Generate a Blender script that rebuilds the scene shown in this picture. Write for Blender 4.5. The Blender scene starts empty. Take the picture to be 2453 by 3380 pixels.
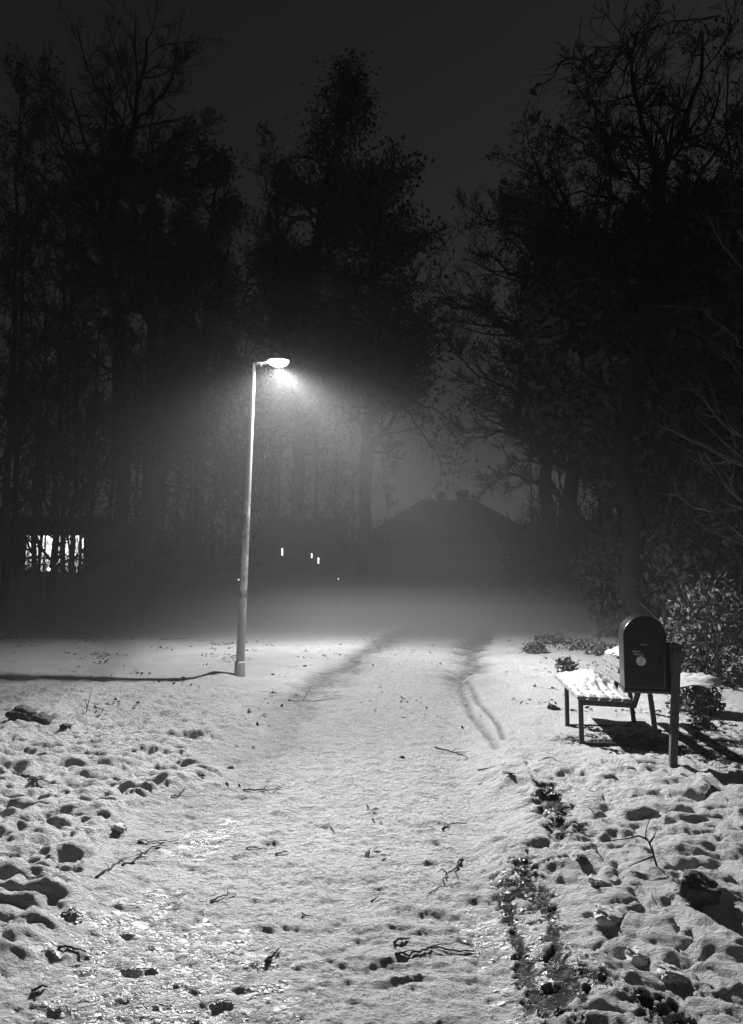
import bpy, math, random
import numpy as np
from mathutils import Vector, Matrix, noise as mnoise
random.seed(7); RNG = np.random.default_rng(11)
sc = bpy.context.scene
col = sc.collection
R = math.radians
CAMH = 1.65
# ------------------------------------------------------------------ photo helper: (px,py) of the photograph -> point on ground / at distance
FD, HX, HY = 1638.0, 823.0, 1275.0
def gd(px, py):
    y = CAMH * FD / (py - HY); return ((px - HX) / FD * y, y)
def at(px, py, y):
    return Vector(((px - HX) / FD * y, y, CAMH + (HY - py) / FD * y))

# ------------------------------------------------------------------ materials
def newmat(name):
    m = bpy.data.materials.new(name); m.use_nodes = True
    nt = m.node_tree; b = nt.nodes['Principled BSDF']
    return m, nt, b
def simple(name, v, rough=.7, metal=0., nscale=8., namp=.35, bump=.2, bscale=40., spec=.5, stretch=(1,1,1)):
    m, nt, b = newmat(name)
    tc = nt.nodes.new('ShaderNodeTexCoord'); mp = nt.nodes.new('ShaderNodeMapping'); mp.inputs['Scale'].default_value = stretch
    nt.links.new(tc.outputs['Object'], mp.inputs['Vector'])
    n = nt.nodes.new('ShaderNodeTexNoise'); n.inputs['Scale'].default_value = nscale; n.inputs['Detail'].default_value = 6
    nt.links.new(mp.outputs[0], n.inputs['Vector'])
    cr = nt.nodes.new('ShaderNodeValToRGB')
    a = v * (1 - namp); c = min(1, v * (1 + namp))
    cr.color_ramp.elements[0].position = .3; cr.color_ramp.elements[1].position = .7
    cr.color_ramp.elements[0].color = (a, a, a, 1); cr.color_ramp.elements[1].color = (c, c, c, 1)
    nt.links.new(n.outputs['Fac'], cr.inputs['Fac']); nt.links.new(cr.outputs[0], b.inputs['Base Color'])
    b.inputs['Roughness'].default_value = rough; b.inputs['Metallic'].default_value = metal
    b.inputs['Specular IOR Level'].default_value = spec
    if bump > 0:
        n2 = nt.nodes.new('ShaderNodeTexNoise'); n2.inputs['Scale'].default_value = bscale; n2.inputs['Detail'].default_value = 4
        nt.links.new(mp.outputs[0], n2.inputs['Vector'])
        bp = nt.nodes.new('ShaderNodeBump'); bp.inputs['Strength'].default_value = bump; bp.inputs['Distance'].default_value = .02
        nt.links.new(n2.outputs['Fac'], bp.inputs['Height']); nt.links.new(bp.outputs[0], b.inputs['Normal'])
    return m
def emit(name, v, s, nscale=3., namp=.5):
    m, nt, b = newmat(name)
    b.inputs['Base Color'].default_value = (v, v, v, 1)
    b.inputs['Emission Color'].default_value = (1, 1, 1, 1)
    tc = nt.nodes.new('ShaderNodeTexCoord'); n = nt.nodes.new('ShaderNodeTexNoise'); n.inputs['Scale'].default_value = nscale
    nt.links.new(tc.outputs['Object'], n.inputs['Vector'])
    mr = nt.nodes.new('ShaderNodeMapRange'); mr.inputs['From Min'].default_value = .3; mr.inputs['From Max'].default_value = .7
    mr.inputs['To Min'].default_value = s * (1 - namp); mr.inputs['To Max'].default_value = s * (1 + namp)
    nt.links.new(n.outputs['Fac'], mr.inputs[0]); nt.links.new(mr.outputs[0], b.inputs['Emission Strength'])
    return m
M = dict(
    bark=simple('bark', .022, .9, nscale=6, bump=.6, bscale=25, spec=.2, stretch=(1, 1, .3)),
    bark_pale=simple('bark_pale', .03, .85, nscale=6, bump=.5, bscale=25, spec=.2, stretch=(1, 1, .3)),
    bark_dark=simple('bark_dark', .011, .95, nscale=6, bump=.6, bscale=25, spec=.05, stretch=(1, 1, .3)),
    leaf=simple('tree_leaf', .03, .75, nscale=3, bump=0, spec=.3),
    shrub_leaf=simple('shrub_leaf', .065, .5, nscale=9, namp=.7, bump=0, spec=.5),
    evergreen=simple('evergreen_leaf', .045, .8, nscale=4, bump=0, spec=.2),
    litter=simple('litter_leaf', .07, .8, nscale=9, namp=.6, bump=0, spec=.3),
    twig=simple('twig_bark', .035, .75, nscale=20, bump=.4, bscale=120, spec=.3),
    steel=simple('bench_steel', .03, .5, .3, nscale=14, bump=.15, bscale=90),
    wood=simple('bench_wood', .13, .75, nscale=5, namp=.35, bump=.4, bscale=30, stretch=(12, 1, 12)),
    woodmark=simple('faded_paint', .4, .8, nscale=60, namp=.3, bump=.1),
    binpaint=simple('bin_paint', .010, .33, .0, nscale=10, namp=.6, bump=.06, bscale=30, spec=.22),
    binsteel=simple('bin_steel', .05, .4, .6, nscale=25, bump=.2, bscale=60),
    sticker=simple('sticker', .55, .5, nscale=40, namp=.25, bump=.1),
    torn=simple('torn_sticker', .22, .6, nscale=70, namp=.6, bump=.2),
    post=simple('post_wood', .06, .8, nscale=8, namp=.5, bump=.5, bscale=40, stretch=(6, 6, .6)),
    housing=simple('lamp_housing', .45, .5, .2, nscale=8, bump=.05),
    snow=simple('loose_snow', .48, .7, nscale=12, namp=.06, bump=.5, bscale=90, spec=.3),
    roof=simple('roof_tile', .04, .9, nscale=3, bump=.4, bscale=20, spec=.1),
    wall=simple('house_wall', .06, .9, nscale=1.5, bump=.2, bscale=30, spec=.1),
    rock=simple('rock', .05, .85, nscale=10, namp=.5, bump=.8, bscale=30),
    bowl=emit('lamp_bowl', .9, 600, 8, .1),
    window=emit('lit_window', .5, 1.9, 2.2, .6),
    window_dim=emit('dim_window', .5, 2.0, 5, .7),
    glow=emit('small_lamp', .8, 6, 1, .1),
    frame=simple('window_frame', .06, .7, bump=0),
    mist=None)
def pole_mat():
    m, nt, b = newmat('pole_paint')
    tc = nt.nodes.new('ShaderNodeTexCoord')
    n = nt.nodes.new('ShaderNodeTexNoise'); n.inputs['Scale'].default_value = 9; n.inputs['Detail'].default_value = 8; n.inputs['Roughness'].default_value = .7
    nt.links.new(tc.outputs['Object'], n.inputs['Vector'])
    v = nt.nodes.new('ShaderNodeTexVoronoi'); v.inputs['Scale'].default_value = 9
    mp = nt.nodes.new('ShaderNodeMapping'); mp.inputs['Scale'].default_value = (1, 1, .45)
    nt.links.new(tc.outputs['Object'], mp.inputs[0]); nt.links.new(mp.outputs[0], v.inputs['Vector'])
    # flaking and sticker remains only on the middle of the pole (0.9 m - 2.6 m)
    sp = nt.nodes.new('ShaderNodeSeparateXYZ'); nt.links.new(tc.outputs['Object'], sp.inputs[0])
    r1 = nt.nodes.new('ShaderNodeMapRange'); r1.inputs[1].default_value = .8; r1.inputs[2].default_value = 1.1; nt.links.new(sp.outputs[2], r1.inputs[0])
    r2 = nt.nodes.new('ShaderNodeMapRange'); r2.inputs[1].default_value = 3.0; r2.inputs[2].default_value = 2.5; nt.links.new(sp.outputs[2], r2.inputs[0])
    mu = nt.nodes.new('ShaderNodeMath'); mu.operation = 'MULTIPLY'; nt.links.new(r1.outputs[0], mu.inputs[0]); nt.links.new(r2.outputs[0], mu.inputs[1])
    cr = nt.nodes.new('ShaderNodeValToRGB'); e = cr.color_ramp.elements
    e[0].position = .46; e[0].color = (.05, .05, .05, 1); e[1].position = .50; e[1].color = (.5, .5, .5, 1)
    nt.links.new(n.outputs['Fac'], cr.inputs[0])
    cr2 = nt.nodes.new('ShaderNodeValToRGB'); cr2.color_ramp.interpolation = 'CONSTANT'; e = cr2.color_ramp.elements
    e[0].color = (.34, .34, .34, 1); e[1].position = .55; e[1].color = (.8, .8, .8, 1)
    cr2.color_ramp.elements.new(.3).color = (.3, .3, .3, 1)
    nt.links.new(v.outputs['Color'], cr2.inputs[0])
    mx = nt.nodes.new('ShaderNodeMix'); mx.data_type = 'RGBA'; mx.blend_type = 'MULTIPLY'; mx.inputs[0].default_value = .0
    mx2 = nt.nodes.new('ShaderNodeMix'); mx2.data_type = 'RGBA'
    base = nt.nodes.new('ShaderNodeRGB'); base.outputs[0].default_value = (.42, .42, .42, 1)
    mix3 = nt.nodes.new('ShaderNodeMix'); mix3.data_type = 'RGBA'; mix3.inputs[0].default_value = .45
    nt.links.new(cr2.outputs[0], mix3.inputs[6]); nt.links.new(cr.outputs[0], mix3.inputs[7])
    nt.links.new(mu.outputs[0], mx2.inputs[0]); nt.links.new(base.outputs[0], mx2.inputs[6]); nt.links.new(mix3.outputs[2], mx2.inputs[7])
    nt.links.new(mx2.outputs[2], b.inputs['Base Color']); b.inputs['Roughness'].default_value = .5
    bp = nt.nodes.new('ShaderNodeBump'); bp.inputs['Strength'].default_value = .3; bp.inputs['Distance'].default_value = .01
    nt.links.new(n.outputs['Fac'], bp.inputs['Height']); nt.links.new(bp.outputs[0], b.inputs['Normal'])
    return m
M['pole'] = pole_mat()

# ------------------------------------------------------------------ object helpers
def tag(o, label=None, cat=None, group=None, kind=None):
    if label: o['label'] = label
    if cat: o['category'] = cat
    if group: o['group'] = group
    if kind: o['kind'] = kind
    return o
def thing(name, loc, label, cat, group=None, rz=0):
    o = bpy.data.objects.new(name, None); col.objects.link(o)
    o.empty_display_size = .2; o.location = loc; o.rotation_euler = (0, 0, rz)
    return tag(o, label, cat, group)
def mesh_np(name, verts, faces_list, mat, parent=None, smooth=False, world=False):
    """faces_list: list of int arrays (n,k)"""
    me = bpy.data.meshes.new(name)
    V = np.asarray(verts, dtype=np.float32)
    loops = np.concatenate([f.ravel() for f in faces_list]).astype(np.int32)
    tot = np.concatenate([np.full(len(f), f.shape[1], dtype=np.int32) for f in faces_list])
    st = np.concatenate([[0], np.cumsum(tot)[:-1]]).astype(np.int32)
    me.vertices.add(len(V)); me.vertices.foreach_set('co', V.ravel())
    me.loops.add(len(loops)); me.loops.foreach_set('vertex_index', loops)
    me.polygons.add(len(tot)); me.polygons.foreach_set('loop_start', st); me.polygons.foreach_set('loop_total', tot)
    if smooth: me.polygons.foreach_set('use_smooth', np.ones(len(tot), dtype=bool))
    me.update(calc_edges=True); me.validate()
    if mat: me.materials.append(mat)
    o = bpy.data.objects.new(name, me); col.objects.link(o)
    if parent: o.parent = parent
    return o
class MB:
    def __init__(s): s.v = []; s.f = []
    def add(s, vs, fs):
        n = len(s.v); s.v += [tuple(v) for v in vs]; s.f += [tuple(i + n for i in f) for f in fs]; return s
    def bar(s, a, b, w, h, up=(0, 0, 1), ch=.12):
        """chamfered bar of section w x h from a to b"""
        a = Vector(a); b = Vector(b); d = (b - a).normalized(); up = Vector(up)
        x = d.cross(up).normalized(); z = x.cross(d).normalized(); c = min(w, h) * ch
        pr = [(w/2 - c, h/2), (w/2, h/2 - c), (w/2, -h/2 + c), (w/2 - c, -h/2), (-w/2 + c, -h/2), (-w/2, -h/2 + c), (-w/2, h/2 - c), (-w/2 + c, h/2)]
        vs = [p + x*u + z*v for p in (a, b) for u, v in pr]
        fs = [(i, (i+1) % 8, (i+1) % 8 + 8, i + 8) for i in range(8)] + [tuple(range(7, -1, -1)), tuple(range(8, 16))]
        return s.add(vs, fs)
    def tube(s, pts, rs, n=12, cap=True):
        pts = [Vector(p) for p in pts]; vs = []; m = len(pts); ref = Vector((.3, .9, .2)).normalized()
        for i, p in enumerate(pts):
            d = (pts[min(i+1, m-1)] - pts[max(i-1, 0)]).normalized()
            x = d.cross(ref); x = x.normalized() if x.length > .05 else d.cross(Vector((1, 0, 0))).normalized(); y = d.cross(x)
            for k in range(n):
                t = 2*math.pi*k/n; vs.append(p + (x*math.cos(t) + y*math.sin(t)) * rs[i])
        fs = [(i*n+k, i*n+(k+1) % n, (i+1)*n+(k+1) % n, (i+1)*n+k) for i in range(m-1) for k in range(n)]
        if cap: fs += [tuple(range(n-1, -1, -1)), tuple((m-1)*n+k for k in range(n))]
        return s.add(vs, fs)
    def build(s, name, mat, parent=None, smooth=False, bevel=0):
        me = bpy.data.meshes.new(name); me.from_pydata(s.v, [], s.f); me.update()
        me.materials.append(mat)
        if smooth: me.polygons.foreach_set('use_smooth', [True]*len(me.polygons))
        o = bpy.data.objects.new(name, me); col.objects.link(o)
        if parent: o.parent = parent
        if bevel:
            b = o.modifiers.new('bevel', 'BEVEL'); b.width = bevel; b.segments = 2; b.limit_method = 'ANGLE'
        return o

# ------------------------------------------------------------------ noise
def hsh(ix, iy, seed):
    h = (ix.astype(np.int64) * 374761393 + iy.astype(np.int64) * 668265263 + seed * 974711) & 0x7fffffff
    h = ((h ^ (h >> 13)) * 1274126177) & 0x7fffffff
    return ((h ^ (h >> 16)) & 0xffff) / 65535.0
def vn(x, y, seed=0):
    ix = np.floor(x); iy = np.floor(y); fx = x - ix; fy = y - iy
    fx = fx*fx*fx*(fx*(fx*6-15)+10); fy = fy*fy*fy*(fy*(fy*6-15)+10)
    a = hsh(ix, iy, seed); b = hsh(ix+1, iy, seed); c = hsh(ix, iy+1, seed); d = hsh(ix+1, iy+1, seed)
    return (a + (b-a)*fx) * (1-fy) + (c + (d-c)*fx) * fy - .5
def fbm(x, y, oct=4, seed=0, g=.5):
    s = 0; a = 1.; 
    for i in range(oct):
        s = s + a*vn(x, y, seed+i*17); x, y = x*1.97*.8 + y*1.97*.6 + 3.1, -x*1.97*.6 + y*1.97*.8 + 1.7; a *= g
    return s
def dents(x, y, cell, seed, prob, lo=.25, hi=.55):
    """hollows with a raised rim, one per cell at a random spot: -1 in the hollow, +0.3 on the rim"""
    ix = np.floor(x/cell); iy = np.floor(y/cell); out = np.zeros_like(x)
    for dx in (-1, 0, 1):
        for dy in (-1, 0, 1):
            cx = ix+dx; cy = iy+dy
            h = hsh(cx, cy, seed+5); px = (cx + .5 + .6*(hsh(cx, cy, seed)-.5))*cell; py = (cy + .5 + .6*(hsh(cx, cy, seed+1)-.5))*cell
            an = hsh(cx, cy, seed+2)*3.14; r = cell*(lo + (hi-lo)*hsh(cx, cy, seed+3)); asp = .5 + .35*hsh(cx, cy, seed+4)
            u = (x-px)*np.cos(an) + (y-py)*np.sin(an); v = -(x-px)*np.sin(an) + (y-py)*np.cos(an)
            q = np.sqrt((u/r)**2 + (v/(r*asp))**2)
            f = -1/(1+np.exp((q-.75)*5.5)) + .30*np.exp(-((q-1.2)/.30)**2)
            out += np.where(h < prob, f, 0)*(.5 + .5*hsh(cx, cy, seed+6))
    return out
def sst(a, b, x):
    t = np.clip((x-a)/(b-a), 0, 1); return t*t*(3-2*t)
def pathc(y): return -.50 + .024*y + .0044*np.minimum(y, 30)**2 + np.maximum(y-30, 0)*.28
def pathw(y): return 1.15 + .013*(np.clip(y, 4, 40)-4)
def segd(x, y, pts):
    """distance to a polyline with varying half width: returns d/w"""
    best = np.full_like(x, 9.)
    for (x0, y0, w0), (x1, y1, w1) in zip(pts[:-1], pts[1:]):
        dx, dy = x1-x0, y1-y0; t = np.clip(((x-x0)*dx + (y-y0)*dy)/(dx*dx+dy*dy+1e-9), 0, 1)
        d = np.hypot(x-x0-t*dx, y-y0-t*dy)/(w0+(w1-w0)*t); best = np.minimum(best, d)
    return best
def pl(*a): return [(*gd(px, py), w) for px, py, w in a]
DARK = [pl((1200, 1745, .06), (1215, 1790, .09), (1240, 1835, .10)),
        pl((1128, 1885, .04), (1142, 1915, .10), (1155, 1940, .09)), pl((1110, 1945, .05), (1165, 1952, .05)), pl((1130, 1985, .03), (1190, 1975, .04)),
        pl((1112, 1960, .03), (1130, 2030, .03), (1150, 2110, .04), (1180, 2190, .05)),
        pl((1190, 1960, .05), (1208, 2040, .035), (1216, 2110, .045), (1220, 2190, .08)),
        pl((1180, 2165, .08), (1260, 2150, .09), (1310, 2160, .06)),
        pl((1400, 2190, .06), (1450, 2240, .10)),
        [(2.1, 7.35, .22), (2.45, 7.4, .30)], [(2.5, 7.1, .2), (3.0, 7.0, .3)], [(3.0, 7.5, .25), (3.6, 7.3, .3)], [(3.0, 6.5, .2), (3.6, 6.6, .3)]]
GLINT = [pl((270, 2030, .2), (360, 2080, .28), (380, 2170, .34)), pl((250, 2260, .2), (420, 2210, .2)), pl((345, 1975, .05), (380, 1955, .08)),
         pl((340, 2060, .05), (385, 2030, .09), (470, 2018, .07)), pl((435, 1858, .10), (465, 1830, .10), (520, 1800, .05)), pl((548, 2025, .03), (530, 2065, .03), (495, 2140, .05), (480, 2190, .05)),
         pl((1185, 1955, .04), (1205, 2000, .04), (1222, 2060, .03), (1226, 2120, .03)), pl((1125, 1990, .05), (1160, 2080, .09), (1190, 2180, .12)),
         pl((1180, 2150, .12), (1300, 2150, .12)), pl((1075, 2010, .14), (1110, 2040, .14)), pl((1190, 1745, .03), (1215, 1800, .03))]
TRACK = [pl((1025, 1480, .07), (1020, 1520, .06), (1038, 1575, .045), (1085, 1635, .04), (1094, 1655, .04)), pl((1035, 1500, .06), (1060, 1560, .04), (1100, 1605, .035), (1112, 1640, .035))]
def footbed(x, y): return np.hypot(x-2.9, (y-7.3)*.9)
def ground_all(x, y):
    c = pathc(y); w = pathw(y); edge = .18*fbm(x*1.3, y*1.3, 3, 5)*2
    off = np.abs(x-c) - w + edge
    s = sst(-.22, .25, off)
    sl = s*(x < c); sr = s*(x >= c)
    near = 1-sst(9.0, 12.5, y)                     # trampled part of the verges
    nearr = 1-sst(5.9, 7.2, y)
    tr = sl*near + sr*(.25+.75*nearr)*(1-sst(9, 14, y))
    z = .05*fbm(x/3.1, y/3.1, 3, 1) + .05*s
    far = 1-sst(25, 60, np.hypot(x, y))
    wx = x + .07*fbm(x*6, y*6, 3, 40, .5); wy = y + .07*fbm(x*6+9, y*6, 3, 41, .5)
    z += tr*(.032*dents(wx, wy, .31, 20, .6) + .016*dents(wx, wy, .20, 30, .5) + .026*fbm(wx/.26, wy/.17, 5, 50, .5) + (.115*sl+.08*sr)*np.sqrt(np.abs(fbm(wx/.25, wy/.155, 3, 55, .45))+.004))
    z += (s-tr).clip(0)*far*(.03*fbm(wx/.5, wy/.35, 4, 60) + .018*dents(wx, wy, .4, 70, .35))
    p = (1-s)
    z += p*far*(.010*fbm(wx/.35, wy/.2, 2, 80) + .022*fbm(wx/.20, wy/.09, 4, 90, .56) + .015*np.abs(fbm(wx/.10, wy/.055, 3, 97, .5)) + .02*fbm(wx/.5, wy/.8, 2, 95))
    z -= .02*p*np.exp(-((x-c-.9)/.16)**2)*.8 + .015*p*np.exp(-((x-c+.75)/.2)**2)
    fine = 1-sst(6, 11, y)
    z += fine*.008*fbm(x/.06, y/.035, 2, 120, .5)
    # mounds
    def mound(px, py, r, h): return h*np.exp(-(((x-px)**2+(y-py)**2)/r**2))
    z += mound(-2.35, 11.5, .30, .10)+mound(-2.02, 11.15, .35, .05)+mound(2.70, 7.2, .2, .06)+mound(2.25, 6.45, .2, .06)+mound(2.75, 8.0, .15, .06)
    z += mound(.85*1.95, 3.8, .1, .05) + mound(2.45, 6.2, .12, -.02)
    z += mound(-8, 14, 4, .25)+mound(9, 14, 3, .35)
    wob = np.clip(1+1.3*fbm(x*9, y*9, 3, 200)+1.5*fbm(x*30, y*38, 3, 201), .05, 3)
    dark = np.zeros_like(x); gl = np.zeros_like(x); tk = np.zeros_like(x)
    m = (y < 13) & (np.abs(x) < 5) & (y > 1)
    xm, ym, wm = x[m], y[m], wob[m]
    d_ = np.full_like(xm, 9.)
    for p_ in DARK: d_ = np.minimum(d_, segd(xm, ym, p_))
    dark[m] = 1-sst(.7, 1.15, d_/wm)
    d_ = np.full_like(xm, 9.)
    for p_ in GLINT: d_ = np.minimum(d_, segd(xm, ym, p_))
    gl[m] = 1-sst(.7, 1.4, d_/np.clip(wm, .75, 1.6))
    d_ = np.full_like(xm, 9.)
    for p_ in TRACK: d_ = np.minimum(d_, segd(xm, ym, p_))
    tk[m] = np.exp(-(d_)**2)
    z -= .012*dark + .03*tk
    # bare strip along the right edge of the path and a greyer tone on the ground further on
    er = np.exp(-((off+.20)/.34)**2)*(x > c)*sst(9.5, 12.5, y)*(1-sst(30, 40, y))
    el = np.exp(-((off+.20)/.30)**2)*(x < c)*(.42*sst(3.5, 5.5, y)+.45*sst(8.5, 11, y))*(1-sst(30, 40, y))
    far_grey = sst(24, 27.5, y + .12*(x-3)*(x > 3) - 2*fbm(x/2, y/2, 3, 210))*(1-sst(60, 75, y))
    bands = np.clip(er+el+.55*(1-s)*sst(14, 21, y)*(1-sst(45, 60, y)), 0, 1)
    z -= .05*er
    return z, s, dark, gl, bands, far_grey, tk
def gz(x, y):
    return float(ground_all(np.array([float(x)]), np.array([float(y)]))[0][0])
def gp(px, py):
    x, y = gd(px, py)
    for _ in range(4):
        z = gz(x, y); y = (CAMH-z)*FD/(py-HY); x = (px-HX)/FD*y
    return Vector((x, y, z))

# ------------------------------------------------------------------ ground sheet (fan of quads round the viewpoint, finer near)
def build_ground():
    an = np.concatenate([np.linspace(-180, -46, 50)[:-1], np.linspace(-46, 46, 900), np.linspace(46, 180, 50)[1:-1]])
    an = np.radians(an)
    r = [.5]
    while r[-1] < 260:
        q = r[-1]; r.append(q*(1.0034 if 1.8 < q < 14 else 1.008 if 14 <= q < 45 else 1.03))
    r = np.array(r)
    A, RR = np.meshgrid(an, r); X = (RR*np.sin(A)).ravel(); Y = (RR*np.cos(A)).ravel()
    z, s, dark, gl, bands, far_grey, tk = ground_all(X, Y)
    na, nr = len(an), len(r)
    V = np.stack([X, Y, z], 1); V = np.vstack([V, [[0, 0, 0.]]])
    i = np.arange(nr-1)[:, None]*na; j = np.arange(na)[None, :]; j2 = (j+1) % na
    F = np.stack([i+j, i+j2, i+na+j2, i+na+j], -1).reshape(-1, 4)[:, ::-1]
    cidx = len(V)-1; T = np.stack([np.full(na, cidx), np.arange(na), (np.arange(na)+1) % na], 1)[:, ::-1]
    o = mesh_np('ground', V, [F, T], None, smooth=True)
    for nm, arr in (('offpath', s), ('dark', dark), ('glint', gl), ('band', np.maximum(bands, .75*tk)), ('far_grey', far_grey)):
        a = o.data.attributes.new(nm, 'FLOAT', 'POINT'); a.data.foreach_set('value', np.append(arr, 0).astype(np.float32))
    return tag(o, kind='structure')
def ground_mat():
    m, nt, b = newmat('trodden_snow'); N = nt.nodes; L = nt.links
    tc = N.new('ShaderNodeTexCoord')
    def attr(n):
        a = N.new('ShaderNodeAttribute'); a.attribute_name = n; return a.outputs['Fac']
    def noise(s, d=5, r=.6, sc_=(1, 1, 1)):
        mp = N.new('ShaderNodeMapping'); mp.inputs['Scale'].default_value = sc_; L.new(tc.outputs['Object'], mp.inputs[0])
        n = N.new('ShaderNodeTexNoise'); n.inputs['Scale'].default_value = s; n.inputs['Detail'].default_value = d; n.inputs['Roughness'].default_value = r
        L.new(mp.outputs[0], n.inputs['Vector']); return n.outputs['Fac']
    def mr(v, a, b_, c=0, d=1):
        n = N.new('ShaderNodeMapRange'); n.inputs[1].default_value = a; n.inputs[2].default_value = b_; n.inputs[3].default_value = c; n.inputs[4].default_value = d
        L.new(v, n.inputs[0]); return n.outputs[0]
    def math_(op, a, b_=None):
        n = N.new('ShaderNodeMath'); n.operation = op
        for k, v in enumerate((a, b_)):
            if v is None: continue
            if isinstance(v, (int, float)): n.inputs[k].default_value = v
            else: L.new(v, n.inputs[k])
        return n.outputs[0]
    def mix(f, a, b_):
        n = N.new('ShaderNodeMix'); n.data_type = 'FLOAT'
        for k, v in ((0, f), (2, a), (3, b_)):
            if isinstance(v, (int, float)): n.inputs[k].default_value = v
            else: L.new(v, n.inputs[k])
        return n.outputs[0]
    offp = attr('offpath'); dark = attr('dark'); gl = attr('glint'); band = attr('band'); far_grey = attr('far_grey')
    n1 = noise(2.2, 6); n2 = noise(38, 5, .65); n3 = noise(9, 6, .7)
    snow = mr(n1, .3, .7, .52, .62)
    trod = mix(mr(n3, .35, .65), .48, .64)
    speck = mr(noise(70, 3, .7, (.8, 1, 1)), .33, .46)     # grit and crumbs of leaf in the trodden snow
    trod = math_('MULTIPLY', trod, mr(speck, 0, 1, .35, 1))
    speck2 = mr(noise(33, 3, .75), .26, .31, .25, 1)
    snow = math_('MULTIPLY', snow, speck2)
    v = mix(offp, trod, snow)
    bmask = math_('MULTIPLY', band, mr(n3, .35, .62, 1, .5))
    v = mix(bmask, v, .07)
    smask = math_('MULTIPLY', far_grey, mr(noise(.9, 6, .7), .38, .60, 1, .45))
    v = mix(smask, v, .46)
    dmask = math_('MULTIPLY', dark, mr(n2, .56, .72, 1, .5))
    v = mix(dmask, v, .022)
    cm = N.new('ShaderNodeCombineColor')
    for k in range(3): L.new(v, cm.inputs[k])
    L.new(cm.outputs[0], b.inputs['Base Color'])
    wet = math_('MAXIMUM', math_('MULTIPLY', math_('MULTIPLY', gl, math_('SUBTRACT', 1.0, math_('MULTIPLY', dark, .9))), mr(noise(13, 5, .7), .44, .54)), math_('MULTIPLY', dark, mr(noise(26, 3, .6), .54, .60)))
    L.new(mix(wet, mr(n1, .3, .7, .62, .78), .20), b.inputs['Roughness'])
    L.new(mix(wet, math_('MULTIPLY', .25, math_('SUBTRACT', 1.0, math_('MULTIPLY', dark, .9))), 1.0), b.inputs['Specular IOR Level'])
    b.inputs['Subsurface Weight'].default_value = 0
    h = math_('ADD', math_('MULTIPLY', noise(52, 6, .75, (.8, 1.2, 1)), .048), math_('MULTIPLY', noise(20, 4, .7), .07))
    h = math_('MULTIPLY', h, math_('SUBTRACT', 1.0, math_('MULTIPLY', wet, .88)))
    h = math_('ADD', h, math_('MULTIPLY', math_('MULTIPLY', noise(62, 1, .4), .021), wet))
    bp = N.new('ShaderNodeBump'); bp.inputs['Strength'].default_value = 1.0; bp.inputs['Distance'].default_value = 1.0
    L.new(h, bp.inputs['Height']); L.new(bp.outputs[0], b.inputs['Normal'])
    return m
ground = build_ground(); ground.data.materials.append(ground_mat())

# ------------------------------------------------------------------ vegetation
def tubes(P, Rr, k):
    """P (B,n,3), Rr (B,n) -> verts, quads"""
    B, n, _ = P.shape
    T = np.empty_like(P); T[:, 1:-1] = P[:, 2:]-P[:, :-2]; T[:, 0] = P[:, 1]-P[:, 0]; T[:, -1] = P[:, -1]-P[:, -2]
    T /= np.linalg.norm(T, axis=2, keepdims=True)+1e-9
    ref = np.where(np.abs(T[..., 2:3]) < .9, np.array([0, 0, 1.]), np.array([1., 0, 0]))
    ref = np.broadcast_to(ref[:, :1], T.shape)
    X = np.cross(T, ref); X /= np.linalg.norm(X, axis=2, keepdims=True)+1e-9; Yv = np.cross(T, X)
    t = np.arange(k)*2*np.pi/k
    V = P[:, :, None, :] + Rr[:, :, None, None]*(X[:, :, None, :]*np.cos(t)[None, None, :, None] + Yv[:, :, None, :]*np.sin(t)[None, None, :, None])
    base = (np.arange(B)*n*k)[:, None, None]; i = (np.arange(n-1)*k)[None, :, None]; j = np.arange(k)[None, None, :]; j2 = (j+1) % k
    F = np.stack([base+i+j, base+i+j2, base+i+k+j2, base+i+k+j], -1).reshape(-1, 4)
    return V.reshape(-1, 3), F
def join(parts):
    vs, fs, o = [], [], 0
    for v, f in parts: vs.append(v); fs.append(f+o); o += len(v)
    return np.vstack(vs), np.vstack(fs)
def unit(v): return v/(np.linalg.norm(v, axis=-1, keepdims=True)+1e-9)
def curves(P0, D, Ln, n, wander, up):
    """grow B curved branches"""
    B = len(P0); P = np.empty((B, n, 3)); P[:, 0] = P0; d = unit(D)
    for i in range(1, n):
        d = unit(d + RNG.normal(0, wander, (B, 3)) + np.array([0, 0, up])*1.0)
        P[:, i] = P[:, i-1] + d*(Ln/(n-1))[:, None]
    return P
def spawn(P, Rr, L, per, lo, hi, ang, ratio, rr, n, wander, up, lenvar=.35, taperlen=.5):
    """children along parents P (B,n,3)"""
    B, m, _ = P.shape
    idx = np.repeat(np.arange(B), per); K = len(idx)
    t = lo + (hi-lo)*RNG.random(K); f = t*(m-1); i = np.minimum(f.astype(int), m-2); w = (f-i)[:, None]
    P0 = P[idx, i]*(1-w) + P[idx, i+1]*w
    r0 = Rr[idx, i]*(1-w[:, 0]) + Rr[idx, i+1]*w[:, 0]
    T = unit(P[idx, i+1]-P[idx, i])
    rnd = unit(RNG.normal(0, 1, (K, 3))); perp = unit(np.cross(T, rnd))
    a = np.radians(ang[0] + (ang[1]-ang[0])*RNG.random(K))[:, None]
    D = T*np.cos(a) + perp*np.sin(a)
    Ln = L[idx]*ratio*(1-taperlen*t)*(1-lenvar+2*lenvar*RNG.random(K))
    C = curves(P0, D, Ln, n, wander, up)
    r0 = np.minimum(r0*rr, Ln*.03+.004)
    RR = r0[:, None]*np.linspace(1, .35, n)[None]
    return C, RR, Ln
def leaves(P, per, size, spread, droop=.3):
    B, m, _ = P.shape
    idx = np.repeat(np.arange(B), per); K = len(idx); t = RNG.integers(1, m, K)
    c = P[idx, t] + RNG.normal(0, spread, (K, 3)); c[:, 2] -= abs(RNG.normal(0, spread*droop, K))
    return leafcards(c, size)
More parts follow.
